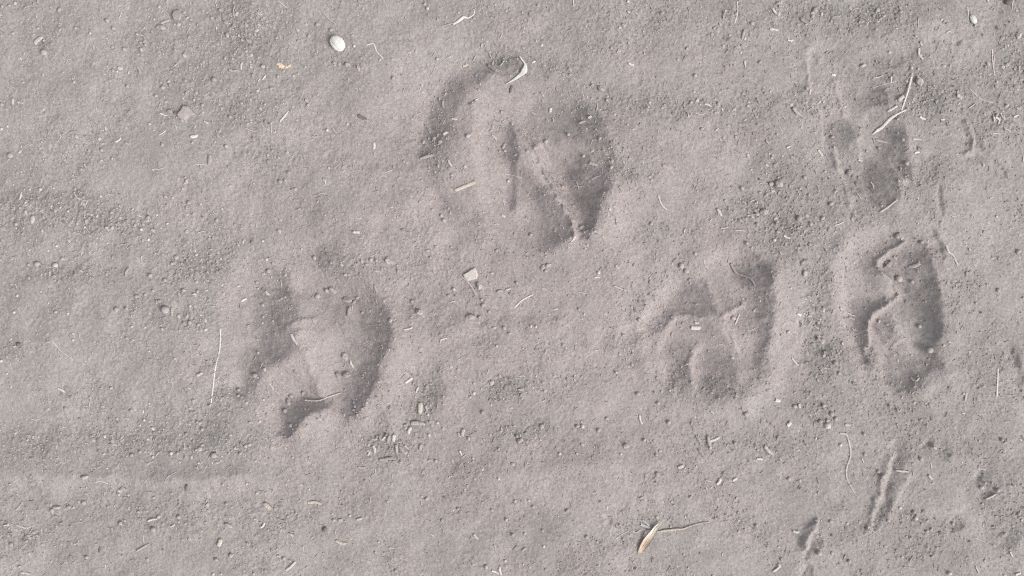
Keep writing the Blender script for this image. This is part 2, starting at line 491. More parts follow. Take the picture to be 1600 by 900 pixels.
tpoly(E(130, 50, 165, 55, 168, 130, 140, 120), -0.45, 5)
tpoly(E(208, 75, 250, 85, 225, 150, 222, 220, 200, 190), -0.5, 4)
tpoly(E(300, 390, 420, 380, 420, 560, 440, 800, 400, 820, 350, 700, 300, 560), -0.25, 16)
tpoly(E(440, 520, 560, 420, 640, 480, 650, 640, 600, 780, 500, 800, 440, 700), -0.12, 14)
tpoly(E(120, 600, 230, 560, 300, 640, 330, 800, 230, 860, 130, 760), -0.2, 20)
pit(E(780, 700, 805, 710, 812, 820, 790, 830), 5, 2, 5, smooth=0.5)
tline(E(772, 700, 776, 770, 782, 830), 3.5, 0.6)
# ---- faint scuffs along the right side
tpoly([(1500, 755), (1528, 730), (1558, 745), (1545, 785), (1515, 800)], -0.4, 7)
tline([(1484, 806), (1515, 788), (1550, 772), (1575, 762)], 5, 0.45)
tpoly([(1478, 812), (1500, 806), (1503, 828), (1484, 832)], -0.45, 5)
tpoly([(1560, 815), (1588, 812), (1590, 850), (1570, 870), (1556, 850)], -0.4, 9)
tpoly([(1430, 690), (1462, 684), (1490, 700), (1478, 722), (1445, 716)], -0.4, 7)
tpoly([(1572, 535), (1590, 545), (1592, 590), (1580, 600), (1576, 565)], -0.5, 5)
tline([(1566, 535), (1571, 570), (1584, 605)], 4, 0.4)
tpoly([(1408, 760), (1440, 750), (1470, 790), (1450, 830), (1415, 810)], -0.15, 14)
tpoly([(1230, 830), (1256, 836), (1250, 865), (1232, 858)], -0.35, 6)
tpoly([(1510, 240), (1540, 250), (1560, 290), (1530, 300), (1508, 270)], -0.2, 10)
tpoly([(1400, 660), (1500, 640), (1560, 660), (1500, 690)], -0.12, 18)
tpoly([(1350, 20), (1450, 10), (1430, 50), (1340, 60)], -0.2, 16)
tpoly([(1380, 50), (1460, 30), (1490, 60), (1400, 90), (1300, 110)], 0.25, 14)
# ---- faint streaks across the open ground
tpoly([(150, 722), (280, 727), (400, 724), (400, 741), (280, 744), (150, 742)], -0.2, 10)
tline([(90, 741), (180, 743), (290, 742), (400, 738)], 6, -0.12)
tpoly([(0, 742), (120, 746), (280, 750), (430, 746), (440, 768), (250, 782), (0, 775)], 0.12, 12)
tpoly([(700, 738), (860, 728), (1000, 722), (1080, 760), (1000, 800), (820, 790), (720, 765)], 0.14, 16)
tline([(680, 728), (780, 730), (870, 722), (980, 714)], 8, -0.08)
tpoly([(0, 738), (130, 742), (300, 750), (400, 748), (200, 765), (0, 762)], 0.2, 9)
tpoly([(690, 722), (840, 716), (880, 724), (800, 736), (700, 738)], -0.16, 12)
tpoly([(640, 268), (560, 262), (560, 256), (640, 254)], -0.3, 5)
tpoly([(640, 600), (690, 610), (692, 680), (640, 670)], -0.2, 12)
tpoly([(668, 545), (690, 560), (690, 620), (680, 640), (676, 590)], -0.35, 6)
tpoly([(1060, 176), (1180, 182), (1250, 186), (1250, 192), (1150, 194), (1060, 186)], -0.14, 7)
tpoly([(1268, 400), (1296, 400), (1300, 560), (1285, 600), (1262, 580), (1266, 480)], -0.3, 9)
tpoly([(860, 730), (1000, 710), (1060, 760), (1000, 830), (880, 820), (800, 770)], 0.12, 30)
tpoly([(985, 190), (1130, 200), (1180, 260), (1100, 300), (1000, 260)], 0.15, 25)
tpoly([(1090, 620), (1180, 650), (1260, 700), (1180, 720), (1090, 690)], -0.12, 20)
tpoly([(330, 630), (345, 640), (350, 690), (320, 700), (310, 660)], -0.3, 8)

# crisp crests between the toes
ridge(A(515, 425, 540, 490, 575, 555, 615, 625, 650, 690, 660, 770), 7, 5)
ridge(A(655, 690, 661, 770), 3, 3)
ridge(C(385, 290, 425, 370, 440, 430, 485, 505, 520, 590), 4.5, 5.5)
ridge(C(545, 378, 495, 405, 440, 432), 4.5, 4.8)
ridge(C(350, 575, 318, 610, 306, 660, 310, 750), 3.2, 5)
ridge(C(330, 440, 225, 440, 170, 520, 150, 610, 165, 720, 220, 790), 3.2, 5.5)
ridge(D(425, 125, 350, 178, 312, 228, 320, 278, 375, 315, 415, 352, 425, 390, 345, 440, 280, 492, 255, 555, 258, 640), 6.5, 4.2)
ridge(D(388, 500, 410, 580, 395, 655), 2.5, 3.5)
ridge(D(150, 180, 124, 270, 128, 400, 145, 540, 185, 690), 2.5, 5)
ridge(B(395, 410, 430, 500, 455, 580, 490, 640), 2.5, 6)
ridge(B(350, 385, 400, 355, 470, 345), 2, 4)
for r_ in (E(325, 205, 342, 275, 378, 350), E(245, 345, 266, 410, 260, 485), E(318, 515, 338, 585, 366, 655, 390, 775), E(205, 45, 183, 105, 195, 230), E(568, 595, 628, 675), E(440, 420, 420, 480, 425, 560)):
    ridge(r_, 2.2, 4.2)

for o_, k_ in ((OUT_A, -0.26), (OUT_B, -0.26), (OUT_C, -0.2), (OUT_D, -0.12), (OUT_E, -0.22)):   # every print tilts up towards its lower right wall
    tpoly(o_, k_, 14)

# solve for the relief whose slope along the light is the wanted one (least squares, leaky)
sub = np.zeros((NY, NX))
TONE *= 1 + 0.18 * samp(n_mid, XX, YY) + 0.12 * samp(n_lump2, XX, YY)      # crumbly, uneven walls
ti = TONE[FW]
ti = np.where(ti < 0, 0.95 * np.tanh(ti / 0.95), 1.1 * np.tanh(ti / 1.1))
# hollows are scooped: flat where the foot came in, steepening towards the wall it pushed against
neg = np.clip(-ti, 0, 1)
acc = np.zeros_like(neg); ws = 0.0
for t_ in np.arange(0, 66, 3.2):
    k_ = math.exp(-t_ / 24)
    acc += k_ * np.roll(neg, (int(round(t_ * 0.527 / STEP)), int(round(t_ * 0.85 / STEP))), (0, 1))
    ws += k_
acc /= ws
ti = np.where(ti < 0, ti * (0.34 + 0.95 * np.minimum(acc / 0.62, 1.0)), ti)
sub[100:100 + ti.shape[0], 100:100 + ti.shape[1]] = ti
ux, uy = 0.85, 0.527
fs = 2j * np.pi * (fx * ux + fy * uy)
ft = 2 * np.pi * (-fx * uy + fy * ux)
SLOPE = 0.71
den = np.abs(fs) ** 2 + 0.035 * ft ** 2 + (2 * np.pi / 420) ** 2 * 0.5
relief = np.real(np.fft.ifft2(np.conj(fs) * np.fft.fft2(-SLOPE * sub) / den))[100:100 + ti.shape[0], 100:100 + ti.shape[1]]
ey = np.minimum(np.arange(ti.shape[0]), np.arange(ti.shape[0])[::-1])[:, None]
ex = np.minimum(np.arange(ti.shape[1]), np.arange(ti.shape[1])[::-1])[None, :]
HF[FW] += relief * sstep(0, 18, np.minimum(ex, ey))

F = Z(1400, 160, 6.43)
pit(F(770, 330, 850, 360, 900, 470, 1000, 580, 1060, 640, 1120, 740, 1080, 760, 1020, 680, 930, 590, 830, 480, 775, 440), 6, 2.5, 6, smooth=0.6)
pit(F(680, 550, 800, 500, 860, 570, 780, 610, 690, 600), 4, 4, 6, smooth=0.5)
pit(F(560, 330, 680, 350, 740, 390, 660, 440, 570, 380), 3.5, 4, 6)
ridge(F(690, 200, 740, 330, 760, 430, 700, 530), 4, 4)
# ---- scrapes, lower right
G = Z(1180, 650, 3.6)
pit(G(765, 160, 830, 170, 850, 240, 800, 330, 770, 430, 730, 520, 690, 610, 650, 660, 655, 590, 690, 470, 710, 390, 740, 300), 7.5, 3, 9, smooth=0.5)
ridge(G(760, 230, 700, 400, 660, 520, 635, 640), 4, 5)
ridge(G(850, 340, 790, 440, 740, 560), 3, 7)
pit(G(330, 650, 380, 690, 350, 760, 290, 800, 270, 770, 300, 700), 8, 3, 8)
pit(G(210, 660, 270, 680, 260, 760, 210, 730), 4, 6, 8)
ridge(G(335, 590, 305, 660, 275, 740), 6, 5)
pit(G(270, 830, 320, 850, 300, 920, 260, 920), 6, 5, 8)
pit(ell(1490, 820, 10, 11), 5, 2, 5)
pit(ell(1538, 770, 14, 9, ang=-35), 5, 3, 6, coarse=0.4)
pit(ell(1528, 745, 8, 12, ang=25), 5, 3, 5)
pit(ell(1575, 835, 16, 18), 4, 5, 8, coarse=0.5)
pit(ell(1450, 695, 6, 9, ang=30), 6, 2, 4)
pit(ell(1470, 705, 12, 10), 4, 4, 6)
pit(ell(1581, 560, 6, 18, ang=-10), 5, 2, 5)
pit(ell(1590, 590, 8, 12), 4, 3, 5)
pit(ell(1494, 65, 9, 8), 7, 2, 6)
ridge([(1462, 370), (1475, 392), (1487, 408)], 2.5, 5)
pit([(1452, 352), (1468, 380), (1476, 402), (1468, 404), (1456, 378), (1448, 360)], 4, 3, 5)
# small holes
for hx, hy, hr in ((949, 810, 8), (921, 641, 4), (1054, 650, 4), (803, 724, 5), (1032, 96, 3), (1275, 505, 7), (1284, 545, 8), (1205, 285, 8), (1248, 505, 5), (1008, 640, 5), (30, 835, 9), (66, 66, 8), (395, 795, 6), (1130, 55, 7), (1150, 20, 6)):
    pit(ell(hx, hy, hr * 1.25, hr * 0.8, ang=hx % 90), 0.7 * hr, 1.5, hr * 0.7)

# ---- broad forms: wheel scuffs and faint scarps running across
def scarp(x0, x1, yc, h, wdt, slope=0.0):
    yl = yc + slope * (WXc - (x0 + x1) / 2) + 4 * samp(w1y, XX * 0.6, YY * 0.0 + 10)
    m = sstep(x0 - 60, x0 + 60, WXc) * (1 - sstep(x1 - 60, x1 + 60, WXc))
    HF[:] += h * m * np.tanh((WYc - yl) / wdt) * np.exp(-((WYc - yl) / 85) ** 2)

scarp(40, 460, 736, 0.45, 9, 0.0)
scarp(660, 1010, 728, 0.45, 12, -0.02)
scarp(1010, 1290, 184, 0.4, 9, 0.03)
scarp(520, 660, 264, 0.6, 9)
scarp(0, 120, 306, 1.8, 10)
scarp(620, 900, 500, 2.2, 12, 0.0)
scarp(0, 190, 425, 2.0, 10)
scarp(1200, 1420, 120, 2.0, 10, -0.3)
pit(ell(690, 560, 22, 45, ang=-15), 2, 10, 14)
mound(ell(80, 560, 110, 60), 3, 30, 50)
mound(ell(950, 480, 40, 110), 2.5, 20, 40)
mound(ell(1080, 260, 110, 50), 3, 25, 40)
mound(ell(620, 560, 26, 60, ang=20), 3, 14, 20)
mound(ell(1240, 500, 22, 90), 2, 12, 16)
pit(ell(1278, 450, 22, 110), 1.5, 14, 16, coarse=0.7)

# ---- coarse crumbly patches
PATCHES = [(330, 60, 110, 60, .3), (70, 345, 110, 50, .3), (1285, 320, 50, 110, .35), (330, 410, 80, 50, .25), (1150, 30, 200, 40, .25), (620, 420, 90, 40, .2), (95, 330, 85, 24, .9), (185, 352, 48, 24, .9), (312, 408, 46, 30, .9), (352, 385, 30, 20, .6), (120, 428, 55, 14, .7), (270, 440, 35, 18, .6), (290, 125, 60, 55, .4),
           (375, 35, 40, 45, .8), (395, 75, 35, 30, .7), (225, 70, 50, 20, .4), (672, 225, 14, 40, .45), (690, 260, 25, 16, .4), (770, 85, 48, 8, .7), (880, 105, 35, 12, .7),
           (910, 165, 40, 30, .55), (1010, 160, 40, 20, .6), (960, 250, 26, 26, .6), (990, 275, 24, 20, .8), (1035, 360, 30, 16, .7), (1130, 165, 110, 14, .65), (1260, 160, 30, 14, .8), (1220, 280, 45, 40, .6),
           (1240, 360, 55, 40, .75), (1180, 330, 40, 20, .7), (1275, 480, 18, 90, .8), (1290, 560, 26, 30, .9), (1505, 455, 26, 20, .8), (1450, 150, 50, 40, .75), (1410, 100, 40, 20, .4), (1330, 22, 90, 20, .9),
           (1235, 25, 50, 20, .6), (1560, 190, 40, 24, .8), (1585, 110, 20, 60, .7), (1450, 275, 26, 18, .7), (800, 605, 46, 14, .9), (820, 675, 46, 16, .8), (672, 600, 16, 26, .7), (660, 650, 28, 20, .7),
           (600, 695, 40, 24, .6), (320, 690, 80, 24, .7), (200, 690, 90, 24, .8), (70, 700, 60, 24, .5), (345, 620, 22, 40, .6), (300, 650, 40, 20, .5), (1000, 820, 30, 12, .6), (955, 835, 24, 10, .5),
           (1110, 690, 40, 20, .5), (1195, 690, 60, 14, .4), (1280, 640, 26, 20, .8), (1310, 610, 24, 10, .7), (1560, 600, 40, 40, .4), (1580, 800, 30, 40, .7), (1330, 830, 40, 20, .4), (1440, 860, 40, 16, .5), (30, 835, 45, 20, .7),
           (150, 800, 120, 16, .3), (290, 805, 80, 18, .5), (420, 810, 60, 30, .4), (400, 890, 40, 14, .6), (180, 765, 30, 10, .7), (310, 160, 60, 26, .5), (390, 165, 50, 24, .6), (420, 240, 40, 14, .6), (110, 225, 50, 26, .5), (20, 225, 16, 16, .2), (440, 60, 40, 40, .4),
           (900, 590, 40, 16, .3), (1040, 800, 30, 10, .6), (230, 470, 20, 14, .7), (300, 500, 24, 20, .7), (200, 545, 60, 12, .3), (1070, 420, 30, 14, .4), (1010, 470, 24, 30, .5), (1020, 430, 20, 30, .4), (560, 420, 60, 18, .4), (640, 400, 50, 18, .4), (1010, 20, 80, 30, .5), (940, 60, 60, 30, .3), (1090, 610, 60, 20, .4), (1390, 640, 60, 20, .4), (1440, 690, 60, 26, .4), (740, 20, 60, 20, .3), (25, 350, 30, 26, .6), (5, 380, 20, 20, .6), (640, 440, 40, 30, .2)]

def coarse_at(x, y):
    wx = x + 9 * samp(w1x, x, y) + 4 * samp(w2x, x, y)
    wy = y + 7 * samp(w1y, x, y) + 4 * samp(w2y, x, y)
    c = np.zeros_like(x)
    for cx, cy, rx, ry, s in PATCHES:
        near = (np.abs(wx - cx) < 3 * rx) & (np.abs(wy - cy) < 3 * ry)
        if not near.any():
            continue
        q = ((wx[near] - cx) / rx) ** 2 + ((wy[near] - cy) / ry) ** 2
        c[near] = np.maximum(c[near], s * np.exp(-q * 0.8))
    outside = (x < -30) | (x > 1630) | (y < -30) | (y > 930)
    c = np.maximum(c, sstep(0.5, 2.2, samp(n_patch, x, y)) * np.where(outside, 0.8, 0.3))
    return c

def pink_at(x, y):
    q = ((x - 830) / 640) ** 2 + ((y - 470) / 520) ** 2
    return np.clip(1.1 * np.exp(-q * 1.3) + 0.14 * samp(n_patch, x, y), 0, 1)

COARSE = np.maximum(COARSE, coarse_at(XX, YY))
PINKF = pink_at(XX, YY)
for o_ in (OUT_A, OUT_B, OUT_C, OUT_D, OUT_E):       # redder dust pressed up by the feet
    w, d = sdf(o_, 60)
    PINKF[w] = np.clip(PINKF[w] + 0.2 * sstep(-25, 25, d), 0, 1.1)
RO = np.clip(1.0 - 0.65 * SMOOTH, 0.25, 1)
POW = sstep(0.1, 1.5, -samp(n_patch, XX, YY))              # drifts of fine powder between the crumbs
RO = RO * (1 - 0.5 * POW * (1 - COARSE))
for o_, k_ in ((OUT_A, -0.35), (OUT_B, -0.25), (OUT_C, -0.3), (OUT_D, -0.3)):  # soil pressed smooth inside the prints
    w, d = sdf(o_, 30)
    RO[w] *= 1 + k_ * sstep(-8, 20, d)
n_f = samp(n_fine, XX, YY); n_l = samp(n_lump, XX, YY)
lump2 = np.maximum(samp(n_lump2, XX, YY) - 1.1, 0)
REL = (0.38 * n_f * (0.72 + 0.6 * COARSE) * (0.4 + 0.6 * RO)
       + (0.22 * n_l + 0.75 * np.maximum(n_l - 1.0, 0)) * (0.30 + 1.2 * COARSE) * RO
       + 1.0 * lump2 * (0.12 + 1.2 * COARSE) * RO
       + 0.30 * samp(n_mid, XX, YY) * (0.8 + 0.5 * COARSE) * RO)
FLOW = 0.8 * samp(n_large, XX, YY) + 2.4 * samp(n_huge, XX, YY)
far_r = np.sqrt((XX - 800) ** 2 + (YY - 450) ** 2)
HT = HF + REL * FADE + FLOW * np.clip(40 / CELL, 0, 1)
HT = HT + 40 * np.sin(XX / 9000.0) * np.sin(YY / 7300.0 + 1) * sstep(2000, 12000, far_r)

def height(x, y, f=None):
    """Bilinear ground height (px) at photograph pixel x, y."""
    f = HT if f is None else f
    x = np.asarray(x, float); y = np.asarray(y, float)
    i = np.clip(np.searchsorted(GX, x) - 1, 0, len(GX) - 2); j = np.clip(np.searchsorted(GY, y) - 1, 0, len(GY) - 2)
    a = (x - GX[i]) / (GX[i + 1] - GX[i]); b = (y - GY[j]) / (GY[j + 1] - GY[j])
    return f[j, i] * (1 - a) * (1 - b) + f[j, i + 1] * a * (1 - b) + f[j + 1, i] * (1 - a) * b + f[j + 1, i + 1] * a * b

def wx_(x): return (x - 800) * PX
def wy_(y): return (450 - y) * PX

# ------------------------------------------------------------------ ground mesh, cut into ground and paw prints
def raw_mesh(name, verts, faces, attrs=None, smooth=True, mat=None):
    me = bpy.data.meshes.new(name)
    k = faces.shape[1]
    me.vertices.add(len(verts)); me.loops.add(faces.size); me.polygons.add(len(faces))
    me.vertices.foreach_set('co', np.ascontiguousarray(verts, np.float32).ravel())
    me.loops.foreach_set('vertex_index', np.ascontiguousarray(faces, np.int32).ravel())
    me.polygons.foreach_set('loop_start', np.arange(0, faces.size, k, dtype=np.int32))
    me.polygons.foreach_set('use_smooth', np.full(len(faces), smooth))
    for an, v in (attrs or {}).items():
        a = me.attributes.new(an, 'FLOAT', 'POINT')
        a.data.foreach_set('value', np.ascontiguousarray(v, np.float32))
    me.update(calc_edges=True)
    if mat:
        me.materials.append(mat)
    return me

ny, nx = XX.shape
V = np.stack([wx_(XX), wy_(YY), HT * PX], -1).reshape(-1, 3)
idx = np.arange(nx * ny).reshape(ny, nx)
Q = np.stack([idx[:-1, :-1], idx[1:, :-1], idx[1:, 1:], idx[:-1, 1:]], -1).reshape(-1, 4)
# vertex normals of the whole sheet, shared by all pieces so the cuts do not show
e1 = V[Q[:, 2]] - V[Q[:, 0]]; e2 = V[Q[:, 3]] - V[Q[:, 1]]
fn = np.cross(e1, e2)
fn /= np.linalg.norm(fn, axis=1, keepdims=True) + 1e-20
VN = np.zeros_like(V)
FNg = fn.reshape(ny - 1, nx - 1, 3)
VNg = VN.reshape(ny, nx, 3)
VNg[:-1, :-1] += FNg; VNg[1:, :-1] += FNg; VNg[1:, 1:] += FNg; VNg[:-1, 1:] += FNg
VN /= np.linalg.norm(VN, axis=1, keepdims=True) + 1e-20
piece = np.zeros((ny, nx), np.int8)
for k, o in enumerate((OUT_A, OUT_B, OUT_C, OUT_D)):
    w, d = sdf(o, 30)
    sub = piece[w]; sub[d > -5] = k + 1; piece[w] = sub
fp = piece[:-1, :-1].reshape(-1)
PRINT_LABEL = ['largest paw print in the dust, at the top centre of the ground', 'shallow blurred paw print, leftmost of the four on the ground',
               'paw print with crossed ridges, right of the centre of the ground', 'narrow deep paw print with winding ridge, rightmost of the four']

def ground_piece(name, k):
    q = Q[fp == k]
    used = np.unique(q)
    re = np.full(len(V), -1, np.int64); re[used] = np.arange(len(used))
    me = raw_mesh(name, V[used], re[q], {'coarse': COARSE.reshape(-1)[used], 'pink': PINKF.reshape(-1)[used]}, True, SOIL)
    if k:
        me.normals_split_custom_set_from_vertices(VN[used].tolist())
    o = bpy.data.objects.new(name, me)
    col.objects.link(o)
    return o

ground = ground_piece('ground', 0)
ground['kind'] = 'structure'
for k in range(4):
    p = ground_piece('paw_print', k + 1)
    p.parent = ground
    p['label'] = PRINT_LABEL[k]

# ------------------------------------------------------------------ loose soil crumbs (uncountable): one mesh
phi = (1 + 5 ** 0.5) / 2
ICO_V = np.array([(-1, phi, 0), (1, phi, 0), (-1, -phi, 0), (1, -phi, 0), (0, -1, phi), (0, 1, phi), (0, -1, -phi), (0, 1, -phi), (phi, 0, -1), (phi, 0, 1), (-phi, 0, -1), (-phi, 0, 1)])
ICO_V /= np.linalg.norm(ICO_V[0])
ICO_F = np.array([(0, 11, 5), (0, 5, 1), (0, 1, 7), (0, 7, 10), (0, 10, 11), (1, 5, 9), (5, 11, 4), (11, 10, 2), (10, 7, 6), (7, 1, 8), (3, 9, 4), (3, 4, 2), (3, 2, 6), (3, 6, 8), (3, 8, 9), (4, 9, 5), (2, 4, 11), (6, 2, 10), (8, 6, 7), (9, 8, 1)])

def crumbs(N, x0, x1, y0, y1, rlo, rhi, base, power, exclude=None, at=None):
    if at is not None:
        cx, cy = at
        N = len(cx)
    else:
        cx = rng.uniform(x0, x1, N * 4); cy = rng.uniform(y0, y1, N * 4)
    dens = base * (1 - 0.75 * sstep(0.1, 1.5, -samp(n_patch, cx, cy))) + (1 - base) * coarse_at(cx, cy)
    keep = rng.random(len(cx)) < (dens if at is None else 2)
    if exclude:
        keep &= ~((cx > exclude[0]) & (cx < exclude[1]) & (cy > exclude[2]) & (cy < exclude[3]))
    cx, cy = cx[keep][:N], cy[keep][:N]
    n = len(cx)
    c = coarse_at(cx, cy)
    r = rlo + (rhi - rlo) * rng.random(n) ** power * (0.55 + 0.45 * c)
    S = ICO_V[None] * (1 + 0.22 * rng.standard_normal((n, 12, 1))) * r[:, None, None]
    S = S * np.stack([rng.uniform(0.75, 1.5, n), rng.uniform(0.7, 1.0, n), rng.uniform(0.5, 0.85, n)], -1)[:, None, :]
    a = rng.uniform(0, 2 * math.pi, n)
    ca, sa = np.cos(a)[:, None], np.sin(a)[:, None]
    tilt = rng.normal(0, 0.5, n)[:, None]
    x = S[..., 0]; y = S[..., 1]; z = S[..., 2]
    x, z = x * np.cos(tilt) + z * np.sin(tilt), -x * np.sin(tilt) + z * np.cos(tilt)
    x, y = x * ca - y * sa, x * sa + y * ca
    gz = height(cx, cy) - 0.02 * r
    P = np.stack([wx_(cx[:, None] + x), wy_(cy[:, None] - y), (gz[:, None] + z) * PX], -1)
    F = ICO_F[None] + (np.arange(n) * 12)[:, None, None]
    tone = np.clip(rng.normal(1.14, 0.14, n), 0.7, 1.6)
    tone[rng.random(n) < 0.015] *= 1.4
    tone[rng.random(n) < 0.03] *= 0.7
    return P.reshape(-1, 3), F.reshape(-1, 3), np.repeat(tone, 12), np.repeat(pink_at(cx, cy), 12)

sets = [crumbs(30000, -30, 1630, -30, 930, 0.6, 2.2, 0.13, 1.6), crumbs(5500, -30, 1630, -30, 930, 1.5, 4.4, 0.08, 2.4),
        crumbs(6500, -900, 2500, -900, 1800, 1.0, 4.0, 0.16, 2.0, (-30, 1630, -30, 930))]
def rim_points(n):
    xs, ys = [], []
    for o_, share in ((OUT_A, .22), (OUT_B, .26), (OUT_C, .2), (OUT_D, .18), (OUT_E, .14)):
        c = catmull(o_, 8, True)
        k = int(n * share)
        p = c[rng.integers(0, len(c), k)]
        m = c.mean(0)
        u = (p - m) / np.linalg.norm(p - m, axis=1, keepdims=True)
        p = p + u * rng.normal(-4, 13, k)[:, None] + rng.normal(0, 4, (k, 2))
        keep = samp(n_mid, p[:, 0], p[:, 1]) > -0.2       # gathered in drifts, not an even ring
        xs.append(p[keep, 0]); ys.append(p[keep, 1])
    return np.concatenate(xs), np.concatenate(ys)

sets.append(crumbs(0, 0, 1, 0, 1, 0.9, 3.4, 1, 2.2, at=rim_points(2000)))
off = 0
vv, ff, tt, pp = [], [], [], []
for P, F, t, pk in sets:
    vv.append(P); ff.append(F + off); tt.append(t); pp.append(pk); off += len(P)
cm = raw_mesh('soil_crumbs', np.concatenate(vv), np.concatenate(ff), {'tone': np.concatenate(tt), 'pink': np.concatenate(pp)}, False, CRUMB)
co = bpy.data.objects.new('soil_crumbs', cm)
col.objects.link(co)
co['kind'] = 'stuff'
co['label'] = 'loose grey soil crumbs scattered over the dusty ground'
co['category'] = 'soil'

# fine fibre litter, uncountable: one mesh of thin three-sided slivers
def fibres(N):
    cx = rng.uniform(-30, 1630, N * 3); cy = rng.uniform(-30, 930, N * 3)
    k = rng.random(N * 3) < 0.25 + 0.75 * coarse_at(cx, cy)
    cx, cy = cx[k][:N], cy[k][:N]
    n = len(cx)
    L = rng.uniform(1.6, 5.5, n); wd = rng.uniform(0.35, 0.75, n); a = rng.uniform(0, math.pi, n)
    gz = height(cx, cy) + 0.45
    vs_, fs_ = [], []
    dx, dy = np.cos(a), np.sin(a)
    tl = rng.normal(0, 0.2, n)
    prof = [(-1, 0, 1), (-1, 0.87, -0.5), (-1, -0.87, -0.5), (1, 0, 1), (1, 0.87, -0.5), (1, -0.87, -0.5)]
    P = np.stack([np.stack([wx_(cx + s * L * dx - q * wd * dy), wy_(cy + s * L * dy + q * wd * dx), (gz + z * wd + s * L * tl) * PX], -1) for s, q, z in prof], 1)
    F = np.array([(0, 3, 1), (1, 3, 4), (1, 4, 2), (2, 4, 5), (2, 5, 0), (0, 5, 3), (0, 1, 2), (3, 5, 4)])
    F = F[None] + (np.arange(n) * 6)[:, None, None]
    return P.reshape(-1, 3), F.reshape(-1, 3), np.repeat(np.clip(rng.normal(1.2, 0.25, n), 0.8, 1.8), 6), np.repeat(pink_at(cx, cy), 6)

P, F, t, pk = fibres(1700)
fo = bpy.data.objects.new('straw_dust', raw_mesh('straw_dust', P, F, {'tone': t, 'pink': pk}, False, CRUMB))
col.objects.link(fo)
fo['kind'] = 'stuff'
fo['label'] = 'tiny straw fibres mixed into the dusty ground'
fo['category'] = 'straw dust'

# ------------------------------------------------------------------ labels
LANDMARKS = [('the top centre paw print', 805, 240, 155, 160), ('the leftmost paw print', 470, 535, 140, 150), ('the paw print right of centre', 1115, 510, 100, 120),
             ('the rightmost paw print', 1395, 485, 80, 130), ('the white ribbed seed', 527, 68, 14, 14), ('the curled white husk', 810, 108, 18, 20),
             ('the orange dry leaf', 1015, 840, 18, 24), ('the angular pale stone', 735, 430, 16, 16), ('the two white sticks', 1400, 165, 26, 45),
             ('the jagged grey clod', 288, 176, 16, 14), ('the long upright straw', 335, 575, 10, 60), ('the wavy grey root', 1327, 725, 10, 50),
             ('the round grey pebble', 258, 484, 9, 9), ('the small white seed', 1517, 32, 10, 14)]
CORNERS = [('in the top left corner', 0, 0), ('in the top right corner', 1600, 0), ('in the bottom left corner', 0, 900), ('in the bottom right corner', 1600, 900)]
THINGS = []          # (object, stem, x, y, skip)

def where(x, y):
    for t, cx, cy in CORNERS:
        if abs(x - cx) < 130 and abs(y - cy) < 110:
            return t, cx, cy
    best = None
    for t, cx, cy, rx, ry in LANDMARKS:
        d = math.hypot(max(abs(x - cx) - rx, 0), max(abs(y - cy) - ry, 0))
        if best is None or d < best[0]:
            best = (d, t, cx, cy, rx, ry)
    d, t, cx, cy, rx, ry = best
    ux, uy = (x - cx) / rx, (y - cy) / ry
    if math.hypot(ux, uy) < 0.95 and 'paw print' in t:
        return 'inside ' + t, cx, cy
    dx, dy = x - cx, y - cy
    if abs(dx) > 2 * abs(dy):
        r = 'right of ' if dx > 0 else 'left of '
    elif abs(dy) > 2 * abs(dx):
        r = 'below ' if dy > 0 else 'above '
    else:
        r = ('below' if dy > 0 else 'above') + (' right of ' if dx > 0 else ' left of ')
    return r + t, cx, cy

def register(o, stem, cat, group, x, y, label=None):
    o['category'] = cat
    if group:
        o['group'] = group
    if label:
        o['label'] = label
    else:
        THINGS.append((o, stem, x, y))

# ------------------------------------------------------------------ builders of litter
def build(name, verts, faces, mat, smooth=False, parent=None, origin=None):
    """verts in (px x, px y down, px z). The object's origin is its base."""
    v = np.array(verts, float)
    if origin is None:
        origin = (v[:, 0].mean(), v[:, 1].mean(), v[:, 2].min())
    v = np.stack([(v[:, 0] - origin[0]) * PX, -(v[:, 1] - origin[1]) * PX, (v[:, 2] - origin[2]) * PX], -1)
    me = bpy.data.meshes.new(name)
    me.from_pydata(v.tolist(), [], [tuple(reversed(f)) for f in faces])
    me.update()
    if smooth:
        me.polygons.foreach_set('use_smooth', [True] * len(me.polygons))
    me.materials.append(mat)
    o = bpy.data.objects.new(name, me)
    if parent is None:
        o.location = (wx_(origin[0]), wy_(origin[1]), origin[2] * PX)
    else:
        o.parent = parent
    col.objects.link(o)
    return o

